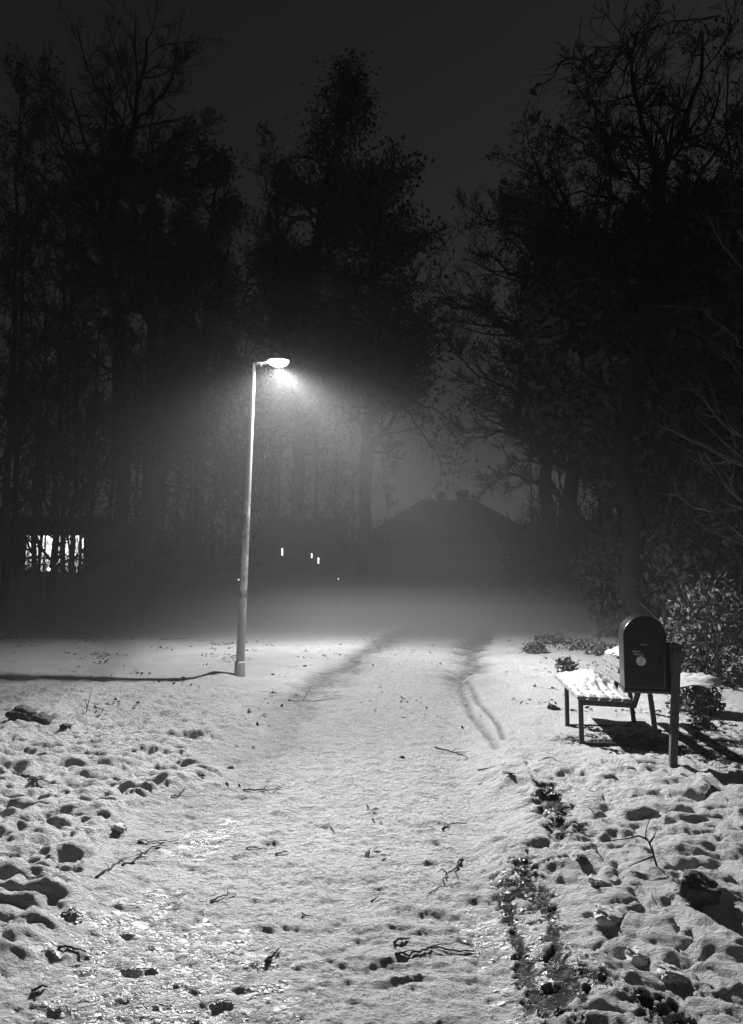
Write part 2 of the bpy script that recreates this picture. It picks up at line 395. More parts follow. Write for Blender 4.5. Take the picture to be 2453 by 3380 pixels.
def leafcards(c, size, flat=0):
    K = len(c); s = size*(.6+.8*RNG.random(K))[:, None]
    a = RNG.normal(0, 1, (K, 3)); a[:, 2] -= .5
    if flat: a[:, 2] *= .25
    a = unit(a); b = RNG.normal(0, 1, (K, 3))
    if flat: b[:, 2] *= .35
    b = unit(np.cross(a, np.cross(a, b))); nrm = np.cross(a, b)
    v = np.stack([c-a*s, c+b*s*.45-a*s*.15+nrm*s*.12, c+a*s, c-b*s*.45-a*s*.15+nrm*s*.12, c-a*s*.1-nrm*s*.05], 1)
    base = (np.arange(K)*5)[:, None]
    F = np.concatenate([base+np.array([[0, 1, 4]]), base+np.array([[1, 2, 4]]), base+np.array([[2, 3, 4]]), base+np.array([[3, 0, 4]])])
    return v.reshape(-1, 3), F
def resamp(pts, rs, n):
    pts = np.array(pts, float); d = np.r_[0, np.cumsum(np.linalg.norm(np.diff(pts, axis=0), axis=1))]; t = np.linspace(0, d[-1], n)
    P = np.stack([np.interp(t, d, pts[:, k]) for k in range(3)], 1); return P, np.interp(t, d, np.interp(np.arange(len(pts)), [0, len(pts)-1], rs)), d[-1]
def tree(name, label, d, trunk, limbs, r0, spec, base=None, leafmat='leaf', group=None, cat='tree', barkm='bark'):
    """trunk: photo points at distance d; limbs: (points, depth drift, r0). spec: dict of growth figures"""
    root_p = at(*trunk[0], d); root_p.z = gz(root_p.x, root_p.y)
    rt = thing(name, root_p, label, cat, group)
    o = np.array(root_p)
    tp = [np.array(at(px, py, d)) for px, py in trunk]; tp[0][2] = root_p.z-.1
    P, Rr, Lt = resamp(tp, [r0, r0*spec.get('tipr', .35)], 16)
    P[1:-1] += RNG.normal(0, .05, (14, 3)); Rr[0] *= 1.3
    tv = [tubes(P[None]-o, Rr[None], 10)]
    LP, LR, LL = [], [], []
    for pts, drift, rl in limbs:
        q = [np.array(at(px, py, d + drift*i/(len(pts)-1)*1.0)) for i, (px, py) in enumerate(pts)]
        p_, r_, l_ = resamp(q, [rl, rl*.25], 12); p_[1:] += RNG.normal(0, .06, (11, 3)); LP.append(p_); LR.append(r_); LL.append(l_)
    # side limbs grown from the trunk
    k = spec.get('side', 12)
    parts = []
    S = []
    if k:
        C, CR, CL = spawn(P[None], Rr[None], np.array([spec.get('sidelen', 5.)]), k, spec.get('lo', .35), .98, spec.get('sang', (45, 80)), 1, .5, 12, spec.get('wander', .12), spec.get('up', .04), taperlen=spec.get('staper', .6))
        S.append((C, CR, CL)); parts.append(tubes(C-o, CR, 5))
    if LP:
        C, CR, CL = np.array(LP), np.array(LR), np.array(LL)
        tv.append(tubes(C-o, CR, 8)); S.append((C, CR, CL))
    C = np.concatenate([s[0] for s in S]); CR = np.concatenate([s[1] for s in S]); CL = np.concatenate([s[2] for s in S])
    lv = []
    for li, (per, ratio, ang, n, kk) in enumerate(spec['lev']):
        D, DR, DL = spawn(C, CR, CL, per, .12, 1, ang, ratio, .6, n, spec.get('wander', .12)*1.2, spec.get('up', .04))
        DR = np.maximum(DR, spec.get('minr', .004))
        parts.append(tubes(D-o, DR, kk))
        if li == len(spec['lev'])-1 and spec.get('leaf'):
            per_, sz, sp = spec['leaf']; lv.append(leaves(D-o, per_, sz, sp))
        C, CR, CL = D, DR, DL
    v, f = join(tv); mesh_np('trunk', v, [f], M[barkm], rt, True)
    v, f = join(parts); mesh_np('crown', v, [f], M[barkm], rt)
    if lv:
        v, f = join(lv); mesh_np('leaves', v, [f], M[leafmat], rt)
    return rt
BARE = lambda **k: dict(dict(lev=[(11, .55, (25, 60), 7, 4), (9, .5, (25, 60), 5, 3), (7, .55, (20, 60), 4, 3)], up=.07, side=10, sidelen=5, minr=.008, tipr=.1), **k)
LEAFY = lambda **k: dict(dict(lev=[(9, .55, (25, 60), 6, 4), (7, .5, (25, 60), 5, 3)], up=.03, side=60, sidelen=4.5, sang=(55, 95), staper=.75, lo=.25, leaf=(3, .10, .10), minr=.007, tipr=.12), **k)

tree('bare_tree', 'tall bare tree left of the lamp, forking high into long upswept limbs', 27,
     [(275, 1300), (264, 900), (250, 700), (224, 600), (214, 520)],
     [([(214, 520), (205, 450), (196, 400), (180, 330), (150, 250), (120, 150)], 1, .14), ([(214, 520), (222, 440), (245, 330), (262, 230), (285, 130), (300, 20)], -1.5, .17),
      ([(222, 440), (280, 340), (330, 285), (390, 250), (425, 230)], 1, .09), ([(224, 600), (190, 565), (140, 530), (95, 515), (45, 505)], -1, .10),
      ([(245, 330), (230, 250), (215, 170), (205, 80)], 2, .08), ([(214, 480), (170, 440), (110, 420), (60, 360)], -2, .08), ([(262, 230), (320, 170), (350, 120), (370, 60)], -1, .07)],
     .26, BARE(tipr=.7, side=4, sidelen=3, lo=.6))
tree('bare_tree', 'dark twiggy tree just right of the tall forked tree, left of the lamp', 25,
     [(330, 1300), (325, 800), (318, 650), (310, 500), (306, 420), (318, 330)],
     [([(310, 500), (280, 440), (262, 400), (250, 350)], 1, .06), ([(318, 650), (290, 600), (270, 530), (275, 480)], -1, .07), ([(312, 560), (350, 500), (390, 470), (430, 455)], 1, .07),
      ([(306, 430), (340, 370), (370, 340)], -1, .05)], .24, BARE(side=26, sidelen=4.2, leaf=(1, .08, .12)))
tree('leafy_tree', 'slim tree with a small leafy top, between the forked tree and the lamp', 28,
     [(435, 1290), (440, 900), (446, 600), (458, 400), (478, 275)], [], .20, LEAFY(side=60, sidelen=4.0, leaf=(4, .09, .22)))
tree('leafy_tree', 'tallest tree with leafy pointed top, rising behind the street lamp', 30,
     [(655, 1280), (662, 1000), (668, 740), (690, 580), (703, 450), (728, 330), (762, 210), (797, 105)], [([(690, 580), (740, 520), (775, 450), (800, 400)], 1, .08)], .30, LEAFY(side=110, sidelen=4.4, lo=.28, leaf=(2, .09, .30), staper=.8))
tree('leafy_tree', 'broad leafy tree right of the tallest one, beside the open sky', 27,
     [(795, 1280), (812, 1000), (822, 850), (826, 600), (842, 450), (862, 325)],
     [([(822, 800), (880, 860), (940, 960), (992, 1050)], -1, .06), ([(824, 700), (890, 690), (950, 700), (1000, 730)], -1, .07), ([(826, 560), (900, 520), (950, 490), (985, 500)], 0, .07),
      ([(822, 850), (900, 880), (960, 900), (1010, 930)], 1, .06)], .27, LEAFY(side=90, sidelen=4.4, lo=.36, leaf=(2, .10, .26)))
tree('bare_tree', 'thin bare tree with an upright twiggy top in the gap left of the tallest tree', 38,
     [(600, 1240), (600, 700), (604, 450), (600, 290)], [([(604, 450), (580, 380), (575, 320)], 1, .06), ([(604, 480), (640, 400), (650, 360)], -1, .06)], .22, BARE(side=18, sidelen=4, sang=(25, 50), lo=.4))
tree('bare_tree', 'bare tree whose twigs reach furthest left over the path, right side', 24,
     [(1215, 1300), (1212, 1080), (1226, 900), (1240, 700), (1235, 560), (1225, 440)],
     [([(1230, 850), (1160, 720), (1080, 680), (1000, 655), (955, 655)], -1, .08), ([(1240, 700), (1180, 600), (1120, 560), (1060, 540)], 1, .08), ([(1215, 1000), (1140, 960), (1080, 940), (1040, 960)], 0, .06),
      ([(1236, 600), (1180, 520), (1130, 470), (1090, 460)], -2, .07), ([(1212, 1080), (1150, 1050), (1100, 1060), (1070, 1090)], 2, .05), ([(1226, 900), (1150, 860), (1080, 830), (1010, 780)], 3, .07)], .25, BARE(side=14, sidelen=4.5, lo=.3))
tree('bare_tree', 'dark tree with twin stems behind the bench, its top pointing at the open sky', 22,
     [(1270, 1300), (1265, 1090), (1290, 900), (1310, 650), (1290, 450), (1240, 330)],
     [([(1310, 650), (1250, 540), (1200, 480), (1165, 450)], -1, .09), ([(1300, 560), (1260, 420), (1215, 350), (1185, 290)], 1, .08), ([(1290, 900), (1220, 820), (1150, 790), (1100, 780)], 0, .08), ([(1310, 650), (1360, 500), (1380, 400), (1370, 330)], 1, .09)],
     .26, BARE(side=16, sidelen=4, lo=.3, leaf=(1, .07, .1)), leafmat='evergreen')
tree('bare_tree', 'large bare tree forking high at the upper right corner', 16,
     [(1400, 1400), (1396, 1000), (1440, 700), (1478, 520), (1488, 430)],
     [([(1488, 430), (1450, 385), (1400, 350), (1340, 320), (1290, 260)], -1, .08), ([(1488, 430), (1500, 330), (1540, 240), (1590, 120), (1610, 0)], 0, .11), ([(1480, 500), (1430, 440), (1350, 400), (1290, 390)], 1.5, .07),
      ([(1488, 430), (1480, 330), (1450, 230), (1440, 130), (1430, 20)], 1, .09), ([(1470, 540), (1540, 450), (1600, 330), (1650, 250)], -1, .08), ([(1400, 360), (1360, 250), (1340, 180), (1320, 90)], 0, .05), ([(1440, 700), (1380, 600), (1300, 520), (1240, 470)], 1, .08)],
     .22, BARE(tipr=.6, side=6, sidelen=3.2, lo=.5, lev=[(13, .5, (25, 65), 7, 4), (11, .5, (25, 65), 5, 3), (7, .55, (20, 60), 4, 3)], wander=.15, minr=.0065), barkm='bark_dark')
def blob(c, rad, K, size, seed=0, shell=.55):
    u = unit(RNG.normal(0, 1, (K, 3))); rr = (shell+(1-shell)*RNG.random(K))[:, None]
    bump = np.array([1+.35*mnoise.noise(Vector(q*2.2+seed)) + .15*mnoise.noise(Vector(q*6+seed)) for q in u])[:, None]
    return leafcards(np.array(c)+u*rr*bump*np.array(rad), size)
def ivytree(label, d, trunk, blobs, r0, spec):
    t = tree('ivy_tree', label, d, trunk, [], r0, spec, leafmat='evergreen')
    o = np.array(t.location); pp = []
    for i, (px, py, rx, rz, K) in enumerate(blobs):
        c = np.array(at(px, py, d))-o; pp.append(blob(c, (rx, min(rx, rz)*.9, rz), K, .16, i*3.3+d, .3))
    v, f = join(pp); mesh_np('ivy', v, [f], M['evergreen'], t)
    return t
ivytree('black ivy-laden tree filling the dark right edge above the bin', 19, [(1500, 1350), (1490, 900), (1495, 560)],
        [(1420, 640, 1.9, 1.9, 9000), (1520, 760, 2.0, 2.6, 9000), (1330, 820, 1.7, 2.0, 8000), (1450, 980, 1.9, 1.8, 7000), (1590, 560, 1.9, 2.4, 7000), (1600, 1050, 1.5, 2.5, 7000), (1260, 700, 1.1, 1.3, 4000)], .3, BARE(side=20, sidelen=3.5, lo=.2))
ivytree('ivy-covered tree just left of the black one, thick stem showing', 21, [(1350, 1320), (1346, 1040), (1350, 800)],
        [(1340, 700, 1.4, 1.8, 6000), (1380, 900, 1.6, 1.7, 6000), (1270, 880, 1.1, 1.1, 3500)], .30, BARE(side=22, sidelen=3.8, lo=.15))
def shrub(name, label, c, rad, K, size, mat, stems=14, cap=None, group=None, shell=.4):
    x, y = c; z = gz(x, y); t = thing(name, (x, y, z), label, 'shrub', group)
    v, f = blob((0, 0, rad[2]*.75), rad, K, size, x*1.7+y, shell)
    f = f[np.all(v[f][:, :, 2] > -.05, axis=1)]
    mesh_np('foliage', v, [f], M[mat], t)
    P0 = np.zeros((stems, 3)); P0[:, :2] = RNG.normal(0, rad[0]*.15, (stems, 2)); D = RNG.normal(0, .55, (stems, 3)); D[:, 2] = 1
    C = curves(P0, D, np.full(stems, rad[2]*1.7), 8, .12, 0); CR = np.linspace(.02, .005, 8)[None]*np.ones((stems, 1))*min(1, rad[2])
    E, ER, EL = spawn(C, CR, np.full(stems, rad[2]*1.7), 6, .2, 1, (20, 70), .4, .7, 5, .15, .02)
    v, f = join([tubes(C, CR, 5), tubes(E, np.maximum(ER, .003), 3)]); mesh_np('stems', v, [f], M['bark'], t)
    if cap:
        for cx, cy, cz, rx, ry in cap:
            n = 24; vs = []; th = min(rx, ry)*.45
            for i in range(9):
                q = i/8; rr = math.sin(q*math.pi*.5+.001) if q < 1 else 1
                for k in range(n):
                    a = 2*math.pi*k/n; wob = 1+.25*mnoise.noise(Vector((math.cos(a)*1.5+x, math.sin(a)*1.5, q)))
                    vs.append((cx+rx*rr*wob*math.cos(a), cy+ry*rr*wob*math.sin(a), cz+th*math.cos(q*math.pi*.5)+.04*mnoise.noise(Vector((k*.5, i*.6, x)))))
            fs = [(i*n+k, i*n+(k+1) % n, (i+1)*n+(k+1) % n, (i+1)*n+k) for i in range(8) for k in range(n)]
            # underside
            m = len(vs); vs.append((cx, cy, cz-.03)); fs += [(8*n+(k+1) % n, 8*n+k, m) for k in range(n)]
            MB().add(vs, fs).build('snow_cap', M['snow'], t, True)
    return t
ax = lambda px, y: (px-HX)/FD*y
shrub('evergreen_shrub', 'broad black evergreen bush right of the distant house', (ax(1200, 26), 26), (1.6, 1.6, 1.9), 12000, .13, 'evergreen', group='evergreen bushes in the mist')
shrub('evergreen_shrub', 'taller black evergreen bush behind the bench, right of the broad one', (ax(1300, 24), 24), (1.7, 1.6, 1.9), 12000, .13, 'evergreen', group='evergreen bushes in the mist')
shrub('evergreen_shrub', 'dark evergreen bush behind the litter bin', (ax(1420, 19), 19), (1.5, 1.5, 1.8), 11000, .11, 'evergreen', group='evergreen bushes in the mist')
shrub('evergreen_shrub', 'dark evergreen bush at the right edge of the view', (ax(1590, 16), 16), (1.6, 1.5, 2.2), 11000, .10, 'evergreen', group='evergreen bushes in the mist')
shrub('leafy_shrub', 'shrub with pale glossy leaves behind the bin post', (ax(1490, 11.5), 11.5), (.55, .5, .55), 900, .05, 'shrub_leaf', group='leafy shrubs behind the bin')
shrub('leafy_shrub', 'tall leafy shrub cut by the right edge, right of the bin post', (ax(1575, 11), 11), (.7, .6, .95), 1900, .05, 'shrub_leaf', group='leafy shrubs behind the bin')
shrub('leafy_shrub', 'low leafy shrub under a slab of snow right of the bin post', (ax(1530, 8.8), 8.8), (.33, .3, .20), 600, .04, 'shrub_leaf', cap=[(-.03, 0, .33, .30, .24)], group='leafy shrubs behind the bin')
shrub('leafy_shrub', 'small tuft of leaves in the snow right of the bin post', (ax(1522, 8.1), 7.9), (.14, .12, .08), 120, .04, 'shrub_leaf', stems=5, group='leafy shrubs behind the bin')
shrub('leafy_shrub', 'ground plant with a snow cushion just behind the top of the bin', (ax(1390, 13.0), 13.0), (.5, .4, .18), 300, .05, 'shrub_leaf', cap=[(-.05, .1, .22, .36, .3), (.75, .2, .2, .4, .3)], group='leafy shrubs behind the bin')
for i, (px, y, w_, lab) in enumerate([(1215, 17.5, .5, 'low plant at the far left of the weedy strip beyond the bench'), (1285, 16, .6, 'low weedy plant beyond the bench, left of the bin'), (1330, 15, .5, 'low weed with ragged leaves, nearest left of the bin top'), (1180, 15.5, .3, 'lone small weed in the snow right of the path'), (1250, 12.5, .2, 'tiny weed in the bright snow above the bench seat')]):
    shrub('weed', lab, (ax(px, y), y), (w_, w_*.6, .14), 200, .05, 'litter', stems=6, group='weeds beyond the bench')

# near tree just outside the right edge, its boughs reach into the picture
tree('beech_tree', 'near tree at the right edge whose boughs reach in, dry leaves on its top twigs', 9.0,
     [(1760, 1700), (1745, 1200), (1730, 700), (1720, 200)],
     [([(1740, 900), (1680, 760), (1600, 700), (1540, 690), (1460, 640)], -1, .018), ([(1742, 1100), (1680, 980), (1600, 900), (1540, 860), (1450, 860)], 1, .018), ([(1744, 1200), (1680, 1120), (1600, 1060), (1530, 1000), (1490, 980)], -1.5, .016),
      ([(1744, 1250), (1660, 1210), (1590, 1150), (1520, 1120), (1440, 1080)], 1.5, .016)],
     .2, BARE(side=10, sidelen=2.2, lo=.3, tipr=.6, lev=[(8, .4, (20, 55), 6, 4), (6, .5, (20, 55), 5, 3)], minr=.0022, wander=.09), barkm='bark_pale')
def overhang():
    d = 5.2; root = at(1645, -40, 7.5)
    t = thing('overhanging_branch', root, 'branch with big dry leaves hanging in from the top right corner', 'branch'); o = np.array(root)
    lines = [[(1645, -40, 7.5), (1500, -20, 6), (1350, 60, 5.2), (1290, 110, 5.2), (1262, 150, 5.2)], [(1500, -20, 6), (1400, 60, 5.4), (1330, 130, 5.3), (1300, 190, 5.3)], [(1350, 60, 5.2), (1280, 70, 5), (1240, 110, 5), (1204, 150, 5)],
             [(1450, 0, 5.8), (1420, 100, 5.6), (1390, 170, 5.6), (1360, 230, 5.6)], [(1600, 0, 7), (1560, 120, 6), (1530, 220, 6), (1525, 300, 6)], [(1400, 60, 5.4), (1340, 160, 5.4), (1310, 230, 5.4)]]
    P = []; 
    for l in lines:
        p_, r_, _ = resamp([np.array(at(a, b, c)) for a, b, c in l], [.02, .003], 12); p_[1:] += RNG.normal(0, .012, (11, 3)); P.append(p_)
    P = np.array(P)-o; Rr = np.ones((len(P), 1))*np.linspace(.014, .0025, 12)[None]
    E, ER, EL = spawn(P, Rr, np.full(len(P), 1.2), 10, .2, 1, (20, 60), .3, .6, 6, .15, -.03)
    v, f = join([tubes(P, Rr, 6), tubes(E, np.maximum(ER, .0018), 4)]); mesh_np('twigs', v, [f], M['bark'], t)
    spots = [(1202, 150), (1212, 132), (1262, 150), (1284, 148), (1290, 155), (1306, 118), (1310, 140), (1318, 172), (1300, 185), (1330, 165), (1352, 165), (1342, 180), (1310, 202), (1350, 195), (1285, 228), (1350, 245), (1375, 245), (1340, 130), (1400, 150), (1420, 130), (1368, 205), (1330, 215), (1380, 120), (1300, 245), (1530, 225)]
    c = np.array([at(a, b, 5.2+random.random()*.3) for a, b in spots])-o
    v, f = leafcards(c, .040); 
    mesh_np('dry_leaves', v, [f], M['leaf'], t)
overhang()

# slim trees of the left wood and the undergrowth: copies of three built stems
protos = []
for k in range(4):
    protos.append(tree('slender_tree', 'slender bare tree crowded in the black wood on the left', 30, [(823, 1290), (823+random.randint(-8, 8), 1000), (823+random.randint(-12, 12), 700), (823+random.randint(-18, 18), 470)],
                       [], .12, BARE(side=34, sidelen=3.4, sang=(25, 60), lo=.12, lev=[(8, .45, (25, 60), 5, 3), (6, .5, (25, 60), 4, 3)], minr=.008, leaf=(1, .07, .1)), group='slender trees of the left wood'))
def dup(root, loc, rz, sc_=1, label=None):
    r = root.copy(); col.objects.link(r); r.location = loc; r.rotation_euler = (0, 0, rz); r.scale = (sc_, sc_, sc_)
    if label: r['label'] = label
    for ch in list(root.children):
        c = ch.copy(); col.objects.link(c); c.parent = r
    return r
spots = [(30, 29, 1.1), (75, 33, 1.0), (120, 24, .9), (160, 35, 1.1), (200, 31, .9), (360, 33, 1.0), (395, 29, .8), (470, 34, .9), (505, 30, .7), (540, 36, 1.0), (580, 32, .65), (620, 35, .75),
         (10, 22, 1.0), (-40, 27, 1.1), (420, 37, 1.0), (700, 34, .7), (745, 36, .75), (780, 33, .55), (300, 36, 1.0), (240, 37, 1.1), (140, 38, 1.1), (560, 39, .8), (660, 38, .8), (860, 37, .45), (90, 27, .6), (-90, 31, 1.2),
         (350, 28, .5), (180, 26, .55), (440, 31, .5)]
for i, (px, y, s) in enumerate(spots):
    x = ax(px, y); loc = (x, y, gz(x, y)-.05); rz = random.random()*6.28; s *= .9+.2*random.random()
    p = protos[i % 4]
    if i < 4: p.location = loc; p.rotation_euler = (0, 0, rz); p.scale = (s, s, s)
    else: dup(p, loc, rz, s)
rsp = [(1180, 32, .5), (1240, 34, .6), (1330, 30, .7), (1410, 28, .9), (1480, 26, 1.0), (1560, 30, 1.1), (1650, 22, 1.1), (1390, 36, .9), (1700, 28, 1.2)]
for i, (px, y, s) in enumerate(rsp):
    x = ax(px, y); r = dup(protos[i % 4], (x, y, gz(x, y)-.05), random.random()*6.28, s, 'slender bare tree standing in the dark wood on the right')
    r['group'] = 'slender trees of the right wood'
# undergrowth masses: leaf-sized faces and stems, nobody could count them
def thicket(name, x0, x1, y0, y1, h, K, size, label, hfun=None, mat='evergreen'):
    xs = x0+(x1-x0)*RNG.random(K); ys = y0+(y1-y0)*RNG.random(K)
    hh = h*(.75+.9*fbm(xs/2.2, ys/3., 3, 300)); zs = hh*RNG.random(K)**.75
    pxs = HX+xs/ys*FD; keep = ~((pxs > 50) & (pxs < 195) & (ys > 20) & (RNG.random(K) < .85)); xs, ys, zs = xs[keep], ys[keep], zs[keep]; K = len(xs)
    v1, f1 = leafcards(np.stack([xs, ys, zs], 1), size)
    n = K//18; P0 = np.stack([x0+(x1-x0)*RNG.random(n), y0+(y1-y0)*RNG.random(n), np.zeros(n)], 1); D = RNG.normal(0, .25, (n, 3)); D[:, 2] = 1
    C = curves(P0, D, h*(.6+.9*RNG.random(n)), 6, .1, 0); v2, f2 = tubes(C, np.linspace(.02, .006, 6)[None]*np.ones((n, 1)), 3)
    o = bpy.data.objects.new(name, None)
    o = mesh_np(name, np.vstack([v1, v2]), [f1, f2+len(v1)], M[mat])
    return tag(o, label, 'undergrowth', kind='stuff')
thicket('undergrowth', -26, -4.5, 30, 36, 2.9, 42000, .12, 'dark undergrowth along the foot of the wood left of the path')
thicket('undergrowth', -4.8, 1.2, 38, 42, 3.6, 14000, .13, 'dark undergrowth behind the mist left of the distant house')
thicket('undergrowth', 6.5, 26, 28, 36, 3.6, 36000, .13, 'dark undergrowth along the foot of the wood right of the path')

# ------------------------------------------------------------------ street lamp
def street_lamp():
    bx, by = gd(535, 1511); bz = gz(bx, by)-.02
    t = thing('street_lamp', (bx, by, bz), 'lit street lamp on a tapered pole standing in the snow left of the path', 'street lamp')
    top = at(557, 797, by)-Vector((bx, by, bz))
    m = MB(); n = 14; pts, rs = [], []
    for i in range(n+1):
        q = i/n; pts.append(top*q); rs.append(.067-(.067-.032)*q)
    m.tube(pts, rs, 24); m.build('pole', M['pole'], t, True)
    m = MB(); m.tube([(0, 0, -.05), (.002, 0, .02), (.006, 0, .21), (.006, 0, .222), (.006, 0, .232)], [.086, .083, .080, .078, .068], 24); m.build('base_sleeve', M['pole'], t, True)
    d = Vector((.985, .17, 0)).normalized()
    a0 = top+Vector((0, 0, -.02)); 
    m = MB(); m.tube([a0-d*.03+Vector((0, 0, .01)), a0+d*.06+Vector((0, 0, .022)), a0+d*.16+Vector((0, 0, .03)), a0+d*.26+Vector((0, 0, .075))], [.030, .026, .022, .026], 14); m.build('arm', M['housing'], t, True)
    m = MB(); m.tube([a0+d*.10+Vector((0, 0, .0)), a0+d*.13+Vector((0, 0, .005))], [.034, .034], 10); m.build('clamp', M['housing'], t)
    c = a0+d*.385+Vector((0, 0, .085)); s = Vector((-d.y, d.x, 0))
    # housing shell and glass bowl (half ellipsoids, long axis along the arm)
    def shell(zs, a, b, h, off=0, n1=20, n2=7):
        vs, fs = [], []
        for i in range(n2+1):
            f = i/n2*math.pi/2; rr = math.cos(f); zz = math.sin(f)
            for k in range(n1):
                u = 2*math.pi*k/n1; e = math.cos(u); q = a*rr*e*(1.0 if e > 0 else 1.0); wv = b*rr*math.sin(u)*(1-.25*(e < 0)*abs(e))
                vs.append(c+d*q+s*wv+Vector((0, 0, off+zs*h*zz)))
        for i in range(n2):
            for k in range(n1):
                q = (i*n1+k, i*n1+(k+1) % n1, (i+1)*n1+(k+1) % n1, (i+1)*n1+k); fs.append(q if zs > 0 else q[::-1])
        return vs, fs
    vs, fs = shell(1, .17, .11, .035, .004); m = MB(); m.add(vs, fs); o = m.build('housing', M['housing'], t, True)
    vs, fs = shell(-1, .165, .105, .105, 0); m = MB(); m.add(vs, fs); m.build('bowl', M['bowl'], t, True)
    # the lamp itself, wide downward distribution
    ld = bpy.data.lights.new('lamp_light', 'POINT'); ld.energy = LAMP_W; ld.shadow_soft_size = .03; ld.color = (1, 1, 1)
    ld.use_nodes = True; nt = ld.node_tree; em = [n_ for n_ in nt.nodes if n_.type == 'EMISSION'][0]
    tc = nt.nodes.new('ShaderNodeTexCoord'); sp = nt.nodes.new('ShaderNodeSeparateXYZ'); nt.links.new(tc.outputs['Normal'], sp.inputs[0])
    def mm(op, a, b=None, cl=False):
        n_ = nt.nodes.new('ShaderNodeMath'); n_.operation = op; n_.use_clamp = cl
        for i_, v_ in enumerate((a, b)):
            if v_ is None: continue
            if isinstance(v_, (int, float)): n_.inputs[i_].default_value = v_
            else: nt.links.new(v_, n_.inputs[i_])
        return n_.outputs[0]
    # street optics: wide along the path (y), narrower across it, least towards the back of the pole (-x)
    xx = mm('MULTIPLY', sp.outputs[0], mm('ADD', 1.65, mm('MULTIPLY', mm('LESS_THAN', sp.outputs[0], 0), .2)))
    yy = mm('MULTIPLY', sp.outputs[1], mm('ADD', 1.0, mm('MULTIPLY', mm('GREATER_THAN', sp.outputs[1], 0), .30)))
    zz = mm('MULTIPLY', sp.outputs[2], -1)
    ln = mm('SQRT', mm('ADD', mm('ADD', mm('MULTIPLY', xx, xx), mm('MULTIPLY', yy, yy)), mm('MULTIPLY', zz, zz)))
    ceff = mm('DIVIDE', zz, ln, True)
    fc = nt.nodes.new('ShaderNodeFloatCurve'); cu = fc.mapping.curves[0]
    pts = [(0, 0), (.10, .012), (.19, .06), (.26, .25), (.34, .66), (.44, .95), (.52, 1.0), (.65, .68), (.82, .30), (1, .20)]
    cu.points[0].location = pts[0]; cu.points[1].location = pts[-1]
    for p in pts[1:-1]: cu.points.new(*p)
    fc.mapping.update(); nt.links.new(ceff, fc.inputs['Value'])
    mu = nt.nodes.new('ShaderNodeMath'); mu.operation = 'MULTIPLY'; mu.inputs[1].default_value = 3.2; nt.links.new(fc.outputs[0], mu.inputs[0])
    back = mm('MULTIPLY', mm('MINIMUM', mm('SUBTRACT', 1.0, mm('MULTIPLY', sp.outputs[0], .55)), 1.0), mm('MAXIMUM', mm('MINIMUM', mm('ADD', 1.0, mm('MULTIPLY', sp.outputs[0], 1.6)), 1.0), .10))
    ahead = mm('SUBTRACT', 1.0, mm('MULTIPLY', mm('MAXIMUM', mm('SUBTRACT', sp.outputs[1], .3), 0), .5))
    nt.links.new(mm('MULTIPLY', mm('MULTIPLY', mu.outputs[0], back), ahead), em.inputs['Strength'])
    lo = bpy.data.objects.new('light_source', ld); col.objects.link(lo); lo.parent = t; lo.location = c+Vector((0, 0, -.125)); lo.rotation_euler = (0, -R(4), 0)
    return t
LAMP_W = 3450
street_lamp()

